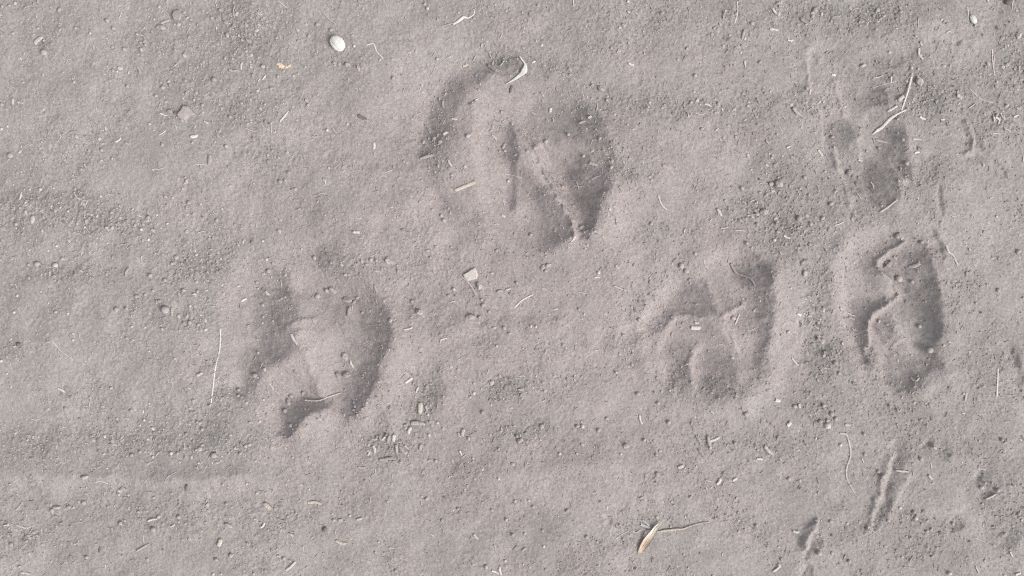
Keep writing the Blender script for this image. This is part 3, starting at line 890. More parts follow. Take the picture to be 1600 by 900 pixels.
def strip_geo(pts, width, thick=0.55, taper=(0.85, 0.7), prof=None, lift=0.0, drape=None, jag=0.12, cup=0.0):
    """A flattened, slightly irregular stalk along pts (px). Returns verts, faces."""
    P = catmull(pts, 5 if len(pts) > 2 else 3) if len(pts) > 2 else np.array([np.array(pts[0]) + (np.array(pts[1]) - np.array(pts[0])) * t for t in np.linspace(0, 1, 6)], float)
    n = len(P)
    s = np.linspace(0, 1, n)
    wd = (taper[0] + (taper[1] - taper[0]) * s) * width * 0.5
    if prof is not None:
        wd = np.interp(s, prof[0], prof[1]) * 0.5
    wd = wd * (1 + jag * np.array([random.uniform(-1, 1) for _ in range(n)]))
    g = height(P[:, 0], P[:, 1])
    if drape is None:
        drape = len(pts) > 2
    k = np.polyfit(s, g, 1) if not drape else None
    th = np.minimum(wd, width * 0.5) * thick
    if drape:
        ker = np.ones(5) / 5
        z = np.convolve(np.pad(g, 2, mode='edge'), ker, 'valid')
        z = np.maximum(z, g - 0.3 * th) + 0.55 * th
    else:
        z = np.polyval(k, s)
        z = z + np.percentile(g - z, 70) + 0.55 * th
    z = z + lift
    T = np.gradient(P, axis=0)
    T /= np.linalg.norm(T, axis=1, keepdims=True) + 1e-9
    N = np.stack([-T[:, 1], T[:, 0]], -1)
    m = 7
    verts, faces = [], []
    for i in range(n):
        for j in range(m):
            a = 2 * math.pi * (j + 0.25) / m
            q, u = math.cos(a), math.sin(a)
            e = 0.0
            if i in (0, n - 1):
                e = random.uniform(-0.5, 0.5) * wd[i]
            verts.append((P[i, 0] + N[i, 0] * q * wd[i] + T[i, 0] * e, P[i, 1] + N[i, 1] * q * wd[i] + T[i, 1] * e, z[i] + u * th[i] + cup * q * q * wd[i]))
    for i in range(n - 1):
        for j in range(m):
            a, b = i * m + j, i * m + (j + 1) % m
            faces.append((a, b, b + m, a + m))
    faces.append(tuple(range(m))[::-1])
    faces.append(tuple(range((n - 1) * m, n * m)))
    return verts, faces

COLWORD = {'w': 'white', 'p': 'pale', 't': 'tan', 'g': 'grey', 'd': 'dark', 'y': 'yellowish', 's': 'grey', 'l': 'pale', 'x': 'white'}

def orient(p, q):
    dx, dy = q[0] - p[0], q[1] - p[1]
    a = math.degrees(math.atan2(-dy, dx)) % 180
    if a < 22 or a > 158: return 'lying crosswise'
    if 68 < a < 112: return 'lying upright'
    return 'leaning right' if a <= 68 else 'leaning left'

def straw(pts, width, c, label=None, **kw):
    if len(pts) == 2 and not label:          # no stalk is dead straight or evenly cut
        (ax, ay), (bx, by) = pts
        k = random.uniform(-0.10, 0.10)
        pts = [pts[0], ((ax + bx) / 2 - k * (by - ay), (ay + by) / 2 + k * (bx - ax)), pts[1]]
        if width > 2.2:
            j = width * 0.35
            kw = dict(kw, prof=([0, random.uniform(.08, .2), random.uniform(.4, .6), random.uniform(.75, .9), 1],
                                [width * 1.3 * random.uniform(.55, .95), width * 1.3 * random.uniform(.85, 1.05), width * 1.3, width * 1.3 * random.uniform(.8, 1), width * 1.3 * random.uniform(.5, .95)]), jag=0.15, drape=False)
        else:
            kw = dict(kw, taper=(random.uniform(.6, 1.1), random.uniform(.45, 1.0)), drape=False)
        kw['lift'] = kw.get('lift', 0) + random.uniform(0.0, 0.22) * width + 0.3
        two = True
    else:
        two = len(pts) == 2
    L = sum(math.dist(pts[i], pts[i + 1]) for i in range(len(pts) - 1))
    kind = 'straw' if (L / width > 5 or c in 'w') else ('wood_chip' if c in 'gd' else 'straw_chip')
    if not two and L > 25 and not label: kind = 'straw'
    v, f = strip_geo(pts, max(width * (1.55 if c == 'w' and width < 3 else 1.3), 1.35), **kw)
    o = build(kind, v, f, MAT[c], False)
    size = 'tiny' if L < 7 else 'short' if L < 13 else 'medium' if L < 24 else 'long'
    if not two: size += ' bent'
    cat = {'straw': 'straw', 'wood_chip': 'wood chip', 'straw_chip': 'straw'}[kind]
    x = sum(p[0] for p in pts) / len(pts); y = sum(p[1] for p in pts) / len(pts)
    register(o, f"{size} {COLWORD[c]} {kind.replace('_', ' ')} {orient(pts[0], pts[-1])}", cat, 'wood chips lying in the dust' if cat == 'wood chip' else 'straw pieces lying in the dust', x, y, label)
    return o

def ico2():
    v = [tuple(p) for p in ICO_V]; f = []
    cache = {}
    def mid(a, b):
        k = (min(a, b), max(a, b))
        if k not in cache:
            p = np.array(v[a]) + np.array(v[b]); p /= np.linalg.norm(p)
            v.append(tuple(p)); cache[k] = len(v) - 1
        return cache[k]
    for a, b, c in ICO_F:
        ab, bc, ca = mid(a, b), mid(b, c), mid(c, a)
        f += [(a, ab, ca), (b, bc, ab), (c, ca, bc), (ab, bc, ca)]
    return np.array(v), f
I2V, I2F = ico2()

SMALL = []
PEBBLE_MIN = 2.68

def pebble(x, y, r, c='s', ry=None, ang=None, rough=0.10, sink=0.22, flat=0.75, label=None, name='pebble'):
    ry = ry or r * random.uniform(0.78, 1.0)
    ang = random.uniform(0, 180) if ang is None else ang
    a = math.radians(ang)
    # low-frequency bumps plus per-vertex jitter
    K = np.array([[random.gauss(0, 1.4) for _ in range(3)] for _ in range(5)])
    ph = np.array([random.uniform(0, 6.28) for _ in range(5)])
    bump = np.sin(I2V @ K.T + ph).sum(1) * rough * 0.42 + np.array([random.gauss(0, rough * 0.45) for _ in range(len(I2V))])
    S = I2V * (1 + bump)[:, None]
    zr = min(r, ry) * flat
    X = S[:, 0] * r; Y = S[:, 1] * ry
    xs = X * math.cos(a) - Y * math.sin(a); ys = X * math.sin(a) + Y * math.cos(a)
    gz = float(height(x, y))
    zz = S[:, 2] * zr + gz + zr * (1 - 2 * sink) * 0.9
    vv3 = np.stack([x + xs, y + ys, zz], -1)
    if name == 'pebble' and not label and max(r, ry) < PEBBLE_MIN:
        SMALL.append((vv3, c, x, y))
        return None
    o = build(name, vv3, [tuple(reversed(f)) for f in I2F], MAT[c], name == 'pebble')
    size = 'tiny' if max(r, ry) < 2.4 else 'small' if max(r, ry) < 3.6 else 'larger'
    shape = 'rounded' if name == 'pebble' else 'crumbly'
    register(o, f"{size} {shape} {COLWORD[c]} {'pebble' if name == 'pebble' else 'soil clod'}", 'pebble' if name == 'pebble' else 'clod', 'pebbles lying in the dust' if name == 'pebble' else 'soil clods lying in the dust', x, y, label)
    return o

def clod(x, y, r, c='s', ry=None, ang=None, label=None, rough=0.24, flat=0.85):
    return pebble(x, y, r, c, ry, ang, rough, 0.2, flat, label, 'soil_clod')

def slab(oc, hgt, name, mat, cat, label):
    """A faceted lump: its own outline, leaning sides and an uneven broken top."""
    oc = [tuple(p) for p in oc]
    mx = sum(p[0] for p in oc) / len(oc); my = sum(p[1] for p in oc) / len(oc)
    gz = float(height(mx, my)); n_ = len(oc)
    V_ = []
    for sc, hz in ((1.04, -2.0), (1.0, 0.72 * hgt), (0.84, 0.96 * hgt)):
        for x, y in oc:
            V_.append((mx + (x - mx) * sc, my + (y - my) * sc, gz + hz + (0.07 * hgt * math.sin(x * 1.7 + y * 1.1 + sc * 9) if hz > 0 else 0)))
    V_.append((mx, my, gz + hgt * 1.04))
    F_ = []
    for r_ in range(2):
        for j in range(n_):
            a_, b_ = r_ * n_ + j, r_ * n_ + (j + 1) % n_
            F_.append((a_, b_, b_ + n_, a_ + n_))
    for j in range(n_):
        F_.append((2 * n_ + j, 2 * n_ + (j + 1) % n_, 3 * n_))
    o = build(name, V_, F_, mat, False)
    register(o, '', cat, None, 0, 0, label)
    return o

# tiles of the photograph: t(X, Y) with X, Y as read in a threefold enlargement
def tile(cx, cy):
    x0 = (0, 534, 1066)[cx]; y0 = cy * 300
    return lambda *p: [(x0 + p[i] / 2.996, y0 + p[i + 1] / 2.996) for i in range(0, len(p), 2)]

def S(T, c, w, *p, **kw):
    return straw(T(*p), w / 2.996, c, **kw)

def Pb(T, c, *trip):
    for i in range(0, len(trip), 3):
        (x, y), = T(trip[i], trip[i + 1])
        pebble(x, y, max(trip[i + 2] / 2.996, 1.3), c)

def Cl(T, c, *five):
    for i in range(0, len(five), 5):
        (x, y), = T(five[i], five[i + 1])
        clod(x, y, five[i + 2] / 2.996, c, five[i + 3] / 2.996, five[i + 4])

T = tile(0, 0)
for a in [('t', 4, 580, 25, 607, 8), ('p', 4, 1300, 0, 1345, 35), ('p', 3, 1500, 40, 1570, 110), ('p', 4, 1037, 145, 1035, 210), ('g', 6, 1098, 25, 1090, 70), ('g', 9, 750, 108, 795, 90), ('g', 8, 640, 310, 655, 345),
          ('g', 9, 1068, 325, 1112, 328), ('t', 8, 1132, 290, 1128, 325), ('w', 5, 1243, 352, 1230, 372), ('p', 4, 1217, 365, 1205, 400), ('t', 4, 1145, 370, 1167, 400), ('g', 17, 170, 210, 207, 175), ('g', 14, 984, 728, 978, 775),
          ('p', 7, 1310, 570, 1350, 520), ('p', 3, 1270, 575, 1270, 625), ('p', 3, 1215, 540, 1235, 522, 1270, 517), ('p', 3, 1220, 575, 1240, 600, 1262, 610), ('p', 6, 395, 768, 408, 788), ('w', 6, 540, 665, 565, 645), ('p', 6, 1350, 200, 1380, 220),
          ('p', 4, 745, 630, 775, 610), ('p', 6, 750, 530, 785, 540), ('p', 8, 950, 565, 972, 577), ('p', 6, 1515, 840, 1525, 860), ('p', 3, 820, 585, 828, 610), ('w', 12, 895, 640, 925, 632), ('t', 3, 905, 775, 955, 770), ('p', 6, 90, 480, 118, 487),
          ('g', 7, 1555, 600, 1575, 622), ('g', 7, 1455, 640, 1490, 640), ('g', 10, 1015, 625, 1025, 645), ('g', 6, 1150, 600, 1200, 615), ('p', 4, 720, 790, 770, 785), ('g', 6, 505, 245, 525, 252), ('p', 4, 1480, 230, 1483, 245)]:
    S(T, *a)
Pb(T, 's', 278, 48, 14, 502, 98, 11, 530, 132, 10, 215, 250, 15, 660, 232, 11, 580, 230, 9, 680, 208, 9, 640, 160, 8, 988, 80, 9, 1060, 162, 12, 1130, 185, 9, 1480, 110, 11, 1545, 135, 10, 1440, 165, 8, 597, 403, 8, 728, 448, 11, 1230, 310, 12,
   1183, 350, 9, 1075, 545, 9, 1300, 357, 8, 865, 375, 9, 10, 490, 10, 47, 728, 14, 70, 160, 8, 200, 665, 7, 350, 885, 8, 220, 820, 7, 870, 845, 9, 1350, 808, 10, 1310, 850, 10, 1335, 843, 8, 760, 678, 10, 1058, 685, 9, 945, 490, 8, 905, 465, 8, 475, 703, 10,
   20, 35, 8, 75, 18, 10, 50, 30, 8, 300, 340, 6, 208, 355, 7, 360, 135, 8, 1440, 490, 8, 250, 210, 9, 1560, 290, 9, 1380, 885, 9, 900, 668, 7, 530, 332, 10, 1000, 372, 13, 760, 410, 11)
Pb(T, 'l', 428, 160, 7, 1530, 608, 8, 525, 742, 5, 1540, 785, 6, 185, 885, 9, 10, 605, 7, 38, 592, 6, 600, 342, 5, 640, 158, 5)
pebble(*T(65, 475)[0], 2.6, 'l', 6, 5, label='pale upright oval pebble near the left edge, beside two pale specks')
slab(T(815, 50, 840, 48, 852, 68, 842, 99, 815, 95, 806, 72), 5.5, 'soil_clod', MAT['s'], 'clod', 'squarish grey clod near the top edge, above the jagged grey clod')
Cl(T, 's', 755, 128, 20, 11, 10, 1165, 190, 16, 10, 30, 795, 520, 12, 9, 0, 850, 560, 10, 8, 40)
slab(T(858, 494, 882, 500, 898, 518, 918, 536, 885, 543, 866, 563, 838, 552, 828, 535, 846, 515), 5.5, 'soil_clod', MAT['s'], 'clod', 'jagged flat grey clod with a pointed right end at upper left')
clod(*T(822, 528)[0], 3, 'd', 2.6, 80, rough=0.3)

T = tile(1, 0)
for a in [('w', 9, 150, 664, 150, 698), ('w', 4, 1083, 0, 1086, 30), ('d', 9, 797, 395, 787, 430), ('d', 8, 596, 492, 625, 472), ('p', 7, 610, 482, 640, 460), ('g', 14, 683, 293, 730, 330), ('t', 3, 610, 275, 628, 245), ('t', 8, 703, 628, 724, 652),
          ('p', 10, 475, 630, 495, 618), ('p', 7, 515, 555, 540, 560), ('p', 9, 500, 755, 517, 782), ('p', 4, 765, 810, 800, 816, 842, 832), ('p', 5, 1196, 485, 1192, 520), ('p', 12, 1160, 765, 1192, 778), ('p', 5, 1085, 862, 1130, 872), ('p', 4, 1075, 878, 1120, 862), ('p', 4, 1100, 850, 1110, 885),
          ('p', 4, 1170, 842, 1208, 828), ('p', 6, 890, 518, 905, 528), ('p', 9, 980, 500, 978, 520), ('g', 11, 362, 742, 430, 725), ('d', 12, 78, 540, 115, 556), ('g', 7, 473, 465, 475, 500), ('w', 7, 890, 292, 906, 284), ('p', 8, 1342, 295, 1366, 306), ('g', 5, 465, 118, 520, 105),
          ('p', 5, 1372, 60, 1386, 66), ('t', 9, 565, 297, 590, 290), ('g', 8, 1110, 580, 1140, 570), ('p', 5, 960, 545, 970, 560), ('p', 4, 5, 805, 20, 800), ('g', 7, 590, 650, 605, 630), ('g', 6, 725, 325, 760, 340), ('g', 6, 740, 300, 760, 270), ('p', 4, 1025, 335, 1040, 355), ('w', 4, 780, 245, 795, 252), ('g', 5, 690, 240, 700, 260), ('g', 5, 720, 235, 735, 255)]:
    S(T, *a)
Pb(T, 's', 380, 660, 10, 430, 645, 11, 445, 270, 10, 620, 85, 8, 755, 685, 9, 1060, 630, 9, 1130, 730, 9, 1445, 845, 10, 1500, 780, 8, 1255, 790, 9, 1035, 870, 8, 515, 820, 9, 955, 660, 11, 590, 640, 12, 20, 300, 12, 240, 365, 9, 1240, 470, 8, 1440, 480, 9)
Pb(T, 'l', 778, 843, 8, 935, 210, 7, 855, 128, 5, 25, 580, 7, 365, 410, 4, 1340, 8, 9, 400, 35, 9, 600, 95, 4, 1300, 130, 6, 1560, 790, 4, 1360, 610, 5, 55, 210, 8, 1535, 165, 5)
Cl(T, 's', 1215, 415, 18, 11, 20, 1320, 120, 12, 9, 60, 25, 300, 14, 10, 20)
S(T, 'w', 5, 112, 207, 146, 201, 160, 235, 193, 272, label='bent white straw right of the white ribbed seed')
S(T, 't', 13, 530, 892, 626, 853, label='thick tan straw stick inside the top centre paw print', taper=(0.9, 1.0), jag=0.06)
husk_pts = [(811.5, 86.5), (815.5, 92), (819.8, 98), (820.5, 105), (817.5, 112), (811, 117.5), (803, 123), (790, 130)]
v, f = strip_geo(husk_pts, 9, thick=0.25, prof=([0, .14, .28, .42, .54, .62, .8, 1], [1.8, 2.6, 3.2, 6.6, 10.4, 7.2, 4.2, 1.4]), jag=0.03, lift=1.4, cup=0.25)
h = build('husk', v, f, MAT['x'], True)
register(h, '', 'husk', None, 0, 0, 'curled white husk with tapered ends above the top centre paw print')
v, f = strip_geo(T(520, 112, 548, 95, 570, 80, 590, 84, 612, 72, 622, 58, 617, 44), 5, thick=0.3, prof=([0, .25, .4, .5, 1], [3.0, 5.6, 3.8, 2.0, 1.5]), jag=0.05, lift=0.6)
h = build('husk', v, f, MAT['w'], True)
register(h, '', 'husk', None, 0, 0, 'small white husk with a hooked tail near the top edge')

T = tile(2, 0)
for a in [('t', 7, 256, 10, 258, 60, 244, 110), ('t', 4, 190, 85, 225, 105), ('w', 5, 190, 55, 208, 49), ('p', 9, 424, 42, 442, 66), ('g', 11, 555, 85, 587, 107), ('p', 8, 410, 136, 450, 141), ('g', 10, 292, 140, 281, 185), ('w', 7, 290, 187, 296, 175), ('w', 6, 498, 185, 522, 187),
          ('p', 6, 294, 283, 298, 310), ('p', 3, 1100, 90, 1098, 140), ('w', 8, 1104, 228, 1106, 256, 1124, 280), ('p', 6, 1450, 230, 1452, 290, 1461, 356), ('t', 4, 1462, 255, 1456, 300), ('p', 9, 958, 523, 997, 499), ('p', 15, 1005, 475, 1032, 452), ('w', 5, 978, 360, 978, 385), ('p', 6, 900, 363, 942, 351),
          ('p', 4, 895, 408, 950, 392, 1000, 382), ('p', 6, 1343, 418, 1390, 460, 1450, 482), ('t', 13, 1282, 447, 1305, 462), ('p', 5, 1338, 507, 1370, 484), ('w', 6, 1105, 550, 1130, 562), ('w', 7, 1203, 563, 1222, 563), ('w', 7, 1452, 548, 1455, 572), ('w', 9, 1462, 550, 1480, 560), ('w', 6, 1475, 582, 1482, 560), ('p', 5, 1487, 530, 1507, 560), ('w', 6, 1548, 550, 1570, 540), ('p', 4, 1448, 625, 1500, 628), ('p', 4, 1500, 600, 1535, 620),
          ('p', 8, 105, 487, 136, 498), ('p', 3, 60, 528, 90, 538, 110, 528), ('g', 11, 520, 505, 572, 546), ('p', 6, 635, 485, 650, 470), ('w', 6, 492, 690, 507, 683), ('p', 6, 155, 610, 168, 600), ('p', 7, 645, 698, 667, 726), ('p', 8, 918, 650, 962, 666), ('p', 6, 1068, 655, 1112, 658), ('w', 7, 1075, 720, 1098, 716),
          ('p', 6, 888, 850, 898, 882), ('p', 5, 835, 745, 855, 750), ('w', 8, 710, 343, 730, 348), ('p', 5, 1230, 160, 1252, 148), ('w', 5, 1590, 760, 1592, 735), ('p', 5, 600, 420, 600, 440), ('g', 6, 150, 528, 172, 527), ('p', 5, 185, 505, 190, 520), ('p', 4, 470, 540, 480, 555), ('p', 4, 565, 580, 567, 600), ('g', 7, 352, 460, 362, 485), ('p', 4, 408, 478, 412, 496), ('t', 6, 1545, 5, 1540, 45), ('g', 5, 830, 70, 860, 95), ('g', 5, 800, 45, 835, 40), ('p', 4, 715, 75, 740, 78), ('g', 6, 395, 655, 410, 675)]:
    S(T, *a)
Pb(T, 's', 622, 48, 14, 280, 880, 11, 325, 110, 10, 575, 830, 11, 365, 290, 10, 20, 230, 8, 60, 355, 10, 1035, 770, 12, 845, 600, 9, 715, 635, 10, 930, 690, 8, 870, 705, 8, 90, 605, 8, 40, 480, 8, 1185, 480, 9, 250, 640, 8, 610, 75, 9)
Pb(T, 'l', 308, 725, 8, 1072, 318, 9, 415, 425, 6, 1205, 97, 6, 970, 245, 6, 1470, 385, 6, 770, 495, 6, 1408, 775, 6, 275, 245, 6, 1425, 5, 5, 325, 793, 6, 560, 595, 5, 1210, 562, 5)
Cl(T, 's', 455, 862, 20, 15, 30, 797, 803, 18, 14, 0, 420, 860, 12, 9, 0, 1105, 385, 14, 22, 150)
Cl(T, 'l', 850, 305, 18, 10, 150, 1567, 173, 11, 16, 20, 1110, 375, 20, 9, 50)
pebble(*T(1520, 12)[0], 6, 'd', 4, 0, label='dark bluish pebble at the top edge near the right corner')
S(T, 'w', 7, 1075, 347, 1050, 435, 1018, 521, label='long thin straight white stick, upper of the two white sticks at upper right', drape=False, lift=0.5)
v, f = strip_geo(T(1040, 518, 1010, 532, 975, 555, 945, 592, 925, 606, 902, 624), 5, thick=0.4, prof=([0, .2, .35, .6, .8, 1], [1.6, 2.4, 4.6, 4.2, 4.4, 1.2]), jag=0.1, lift=0.8)
h = build('straw', v, f, MAT['w'], False)
register(h, '', 'straw', None, 0, 0, 'split white stick shred leaning right, lower of the two white sticks')
S(T, 'w', 4, 1327, 38, 1330, 70, 1334, 105, label='thin white straw touching the left side of the small white seed')

T = tile(0, 1)
for a in [('p', 5, 345, 0, 365, 30, 410, 45), ('p', 5, 412, 40, 395, 75), ('p', 3, 170, 40, 178, 80), ('p', 7, 98, 0, 94, 36), ('g', 6, 215, 95, 222, 122, 262, 131), ('t', 8, 245, 62, 245, 78), ('p', 6, 660, 300, 662, 328), ('t', 5, 918, 190, 958, 180), ('g', 9, 830, 468, 838, 500), ('g', 11, 803, 540, 806, 580),
          ('p', 3, 245, 690, 290, 745, 340, 780), ('w', 9, 1230, 466, 1250, 482), ('w', 9, 1116, 512, 1138, 500), ('w', 5, 1095, 445, 1108, 438), ('p', 9, 1370, 663, 1400, 710), ('p', 5, 1226, 800, 1217, 825), ('p', 10, 925, 858, 950, 845), ('w', 3, 1385, 395, 1387, 418), ('g', 10, 603, 355, 588, 395), ('p', 5, 232, 375, 233, 392), ('g', 5, 340, 190, 380, 200), ('g', 5, 560, 245, 600, 240), ('p', 4, 640, 110, 665, 118), ('g', 6, 250, 245, 268, 262)]:
    S(T, *a)
Pb(T, 's', 290, 313, 9, 915, 420, 10, 700, 390, 12, 767, 412, 11, 885, 610, 10, 593, 545, 9, 690, 118, 10, 1522, 462, 12, 1480, 488, 14, 1185, 423, 9, 1360, 785, 7, 595, 685, 7, 880, 48, 10, 1465, 308, 12, 715, 462, 8, 855, 460, 10, 1245, 370, 12, 920, 465, 8, 1300, 180, 10, 1010, 130, 9, 265, 562, 9, 745, 512, 10, 925, 622, 8, 640, 490, 9, 680, 480, 8, 1310, 500, 8, 1215, 530, 9, 130, 340, 8, 550, 548, 12, 835, 580, 8, 805, 25, 9, 770, 20, 8, 75, 150, 9, 1190, 860, 13, 1240, 830, 9, 800, 335, 9)
Pb(T, 'l', 85, 485, 7, 75, 563, 7, 322, 568, 5, 123, 50, 6, 320, 90, 7, 778, 147, 7, 660, 175, 8, 1035, 78, 6, 417, 283, 5, 345, 662, 6, 345, 693, 6, 620, 630, 6, 700, 745, 5, 12, 790, 8, 470, 20, 6, 360, 148, 6, 395, 165, 6, 265, 253, 7, 225, 275, 5, 835, 580, 7, 35, 850, 6, 680, 635, 5, 1222, 228, 6, 285, 75, 6, 620, 80, 5, 1270, 605, 5, 500, 240, 5)
pebble(*T(257, 342)[0], 4.8, 'l', 4, 0, label='pale oval pebble below the dark crumb patch at the left')
pebble(*T(172, 337)[0], 5, 's', 4, 0)
pebble(*T(775, 552)[0], 6.8, 's', 6.3, 0, rough=0.05, label='round smooth grey pebble left of the leftmost paw print')
pebble(*T(155, 128)[0], 4.2, 'l', 6.8, 8, flat=0.5, label='blunt pale chip standing lengthwise in the left dark crumb patch')
pebble(*T(95, 712)[0], 4, 'd', 3.4, 0)
Cl(T, 's', 1553, 460, 21, 12, 35, 1585, 862, 22, 13, 60)
S(T, 'w', 5.5, 1026, 640, 1022, 740, 1006, 830, 992, 950, 985, 1003, label='long thin white straw lying upright left of the leftmost paw print')

T = tile(1, 1)
for a in [('g', 7, 553, 388, 630, 482), ('p', 7, 808, 542, 845, 506, 895, 480), ('w', 10, 56, 190, 87, 191), ('p', 5, 68, 121, 96, 127), ('g', 14, 36, 540, 30, 580), ('w', 9, 38, 790, 52, 822), ('p', 10, 332, 868, 303, 890), ('w', 6, 1182, 401, 1208, 400), ('p', 6, 1275, 440, 1332, 461), ('p', 3, 1110, 468, 1152, 476), ('p', 5, 938, 450, 962, 462), ('p', 5, 1280, 345, 1298, 360),
          ('p', 7, 1478, 20, 1495, 62, 1522, 86), ('p', 6, 465, 690, 496, 683), ('p', 5, 463, 705, 468, 690), ('p', 6, 300, 641, 336, 632), ('p', 4, 687, 830, 679, 852), ('p', 5, 833, 860, 858, 860), ('p', 5, 548, 782, 562, 775), ('w', 4, 994, 549, 1010, 547), ('w', 4, 226, 71, 243, 71), ('p', 10, 747, 106, 765, 118), ('p', 5, 340, 812, 346, 830), ('p', 4, 757, 30, 762, 60), ('g', 8, 160, 440, 172, 470), ('p', 4, 510, 515, 530, 512), ('g', 9, 725, 470, 755, 462), ('p', 7, 770, 458, 790, 452), ('p', 5, 15, 325, 0, 330), ('p', 5, 1185, 742, 1208, 738), ('p', 4, 1225, 570, 1240, 574)]:
    S(T, *a)
Pb(T, 's', 165, 322, 8, 265, 370, 10, 95, 565, 8, 330, 512, 9, 660, 530, 10, 655, 505, 7, 1590, 345, 14, 645, 585, 9, 512, 258, 7, 885, 200, 10, 1395, 600, 12, 140, 318, 9, 235, 600, 9, 500, 485, 9, 1285, 150, 9, 725, 275, 8, 955, 370, 10, 820, 425, 9, 1110, 550, 8, 465, 110, 9, 55, 515, 8, 785, 660, 8, 1445, 150, 9, 690, 560, 8, 760, 635, 9)
Pb(T, 'l', 478, 133, 9, 885, 628, 7, 908, 630, 6, 970, 572, 5, 1135, 572, 6, 1345, 323, 5, 1200, 378, 8, 1285, 845, 6, 805, 590, 4, 570, 400, 5, 740, 465, 6, 725, 720, 6, 525, 455, 9, 1230, 640, 4)
Cl(T, 's', 220, 325, 22, 13, 35, 600, 583, 22, 14, 0, 365, 560, 15, 14, 0, 22, 505, 22, 10, 5, 12, 770, 12, 24, 155, 20, 856, 20, 15, 0, 940, 352, 14, 9, 120, 968, 342, 14, 8, 160)
Cl(T, 'l', 645, 440, 11, 20, 160)
# the angular pale stone: a faceted slab traced from its own outline
STONE = litter_material('chalky_stone', (0.62, 0.575, 0.54), (0.47, 0.43, 0.40), 0.02, rough=0.95)
slab([(723.9, 428.8), (730.5, 425.2), (737, 420.3), (742, 418.6), (745, 423), (746.2, 428), (745.6, 435.8), (741, 436.4), (736, 437.8), (729.5, 439.2), (726, 435)], 4.2, 'stone', STONE, 'stone', 'angular pale stone between the top centre and leftmost paw prints')
v, f = strip_geo(T(1068, 238, 1080, 226, 1094, 206), 3.4, thick=0.35, prof=([0, .4, .8, 1], [1.0, 3.0, 3.2, 1.6]), jag=0.04, lift=0.8)
h = build('husk', v, f, MAT['w'], True)
register(h, '', 'husk', None, 0, 0, 'tiny white husk at the lower right toe of top centre paw print')

T = tile(2, 1)
for a in [('p', 10, 164, 80, 180, 112), ('p', 5, 127, 137, 137, 124), ('g', 10, 100, 320, 112, 345, 132, 367), ('p', 6, 272, 575, 250, 620), ('w', 7, 473, 203, 502, 217), ('p', 5, 245, 181, 292, 184), ('p', 6, 714, 156, 752, 140), ('p', 7, 920, 95, 987, 40), ('p', 6, 823, 3, 836, 30), ('p', 6, 1438, 30, 1455, 26), ('w', 8, 536, 570, 556, 578), ('p', 5, 570, 500, 585, 505),
          ('p', 6, 797, 568, 832, 582), ('g', 16, 978, 352, 998, 325), ('g', 14, 1072, 350, 1115, 335), ('p', 5, 165, 718, 195, 710), ('t', 8, 1075, 870, 1095, 885), ('p', 7, 1095, 885, 1108, 868), ('g', 8, 800, 590, 830, 600), ('p', 5, 1085, 425, 1105, 420), ('g', 6, 280, 45, 300, 55), ('p', 5, 305, 110, 340, 105), ('p', 4, 1250, 118, 1268, 115), ('p', 5, 180, 170, 210, 165), ('g', 7, 620, 625, 640, 640), ('p', 6, 515, 780, 545, 812), ('p', 5, 1040, 690, 1062, 680), ('p', 5, 815, 640, 835, 650), ('g', 5, 700, 215, 730, 225), ('p', 5, 320, 45, 340, 38)]:
    S(T, *a)
Pb(T, 's', 545, 123, 14, 655, 123, 13, 595, 245, 10, 40, 410, 9, 20, 370, 14, 1160, 740, 16, 300, 240, 10, 1090, 420, 10, 1115, 235, 11, 60, 290, 10, 695, 55, 11, 600, 150, 10, 350, 150, 9, 560, 330, 10, 655, 700, 13, 715, 800, 11, 600, 610, 9, 780, 355, 9, 640, 610, 9, 735, 850, 10, 1125, 630, 10, 1570, 280, 12, 1480, 460, 9, 200, 40, 8, 245, 590, 14, 1010, 205, 16)
Pb(T, 'l', 430, 225, 8, 75, 613, 7, 1235, 700, 6, 750, 545, 6, 1470, 115, 6, 1320, 250, 5, 500, 450, 5, 1085, 765, 5, 365, 510, 5, 1085, 150, 5)
Cl(T, 's', 380, 95, 19, 14, 0, 575, 382, 12, 16, 0, 1020, 210, 16, 12, 60, 640, 690, 14, 11, 0, 350, 105, 12, 9, 0)
pebble(*T(1035, 405)[0], 5.8, 'l', 5.4, 0, rough=0.06, label='round pinkish pebble inside the rightmost paw print')
S(T, 'g', 10, 238, 335, 262, 377, 298, 392, 325, 408, 341, 440, label='knobbly grey root bit inside the paw print right of centre', lift=1.0)
S(T, 'w', 15, 50, 636, 86, 638, label='larger blunt white chip inside the paw print right of centre', taper=(1, 0.95), jag=0.05)
S(T, 'w', 11, 62, 612, 84, 614, label='smaller white chip touching the larger one, right of centre', lift=0.6)
S(T, 'p', 8, 1218, 250, 1232, 280, 1258, 298, 1282, 344, label='crooked pale twig above right of the rightmost paw print', lift=0.6)
S(T, 'w', 6, 1466, 826, 1463, 860, 1459, 955, label='thin white straw lying upright right of the rightmost paw print')

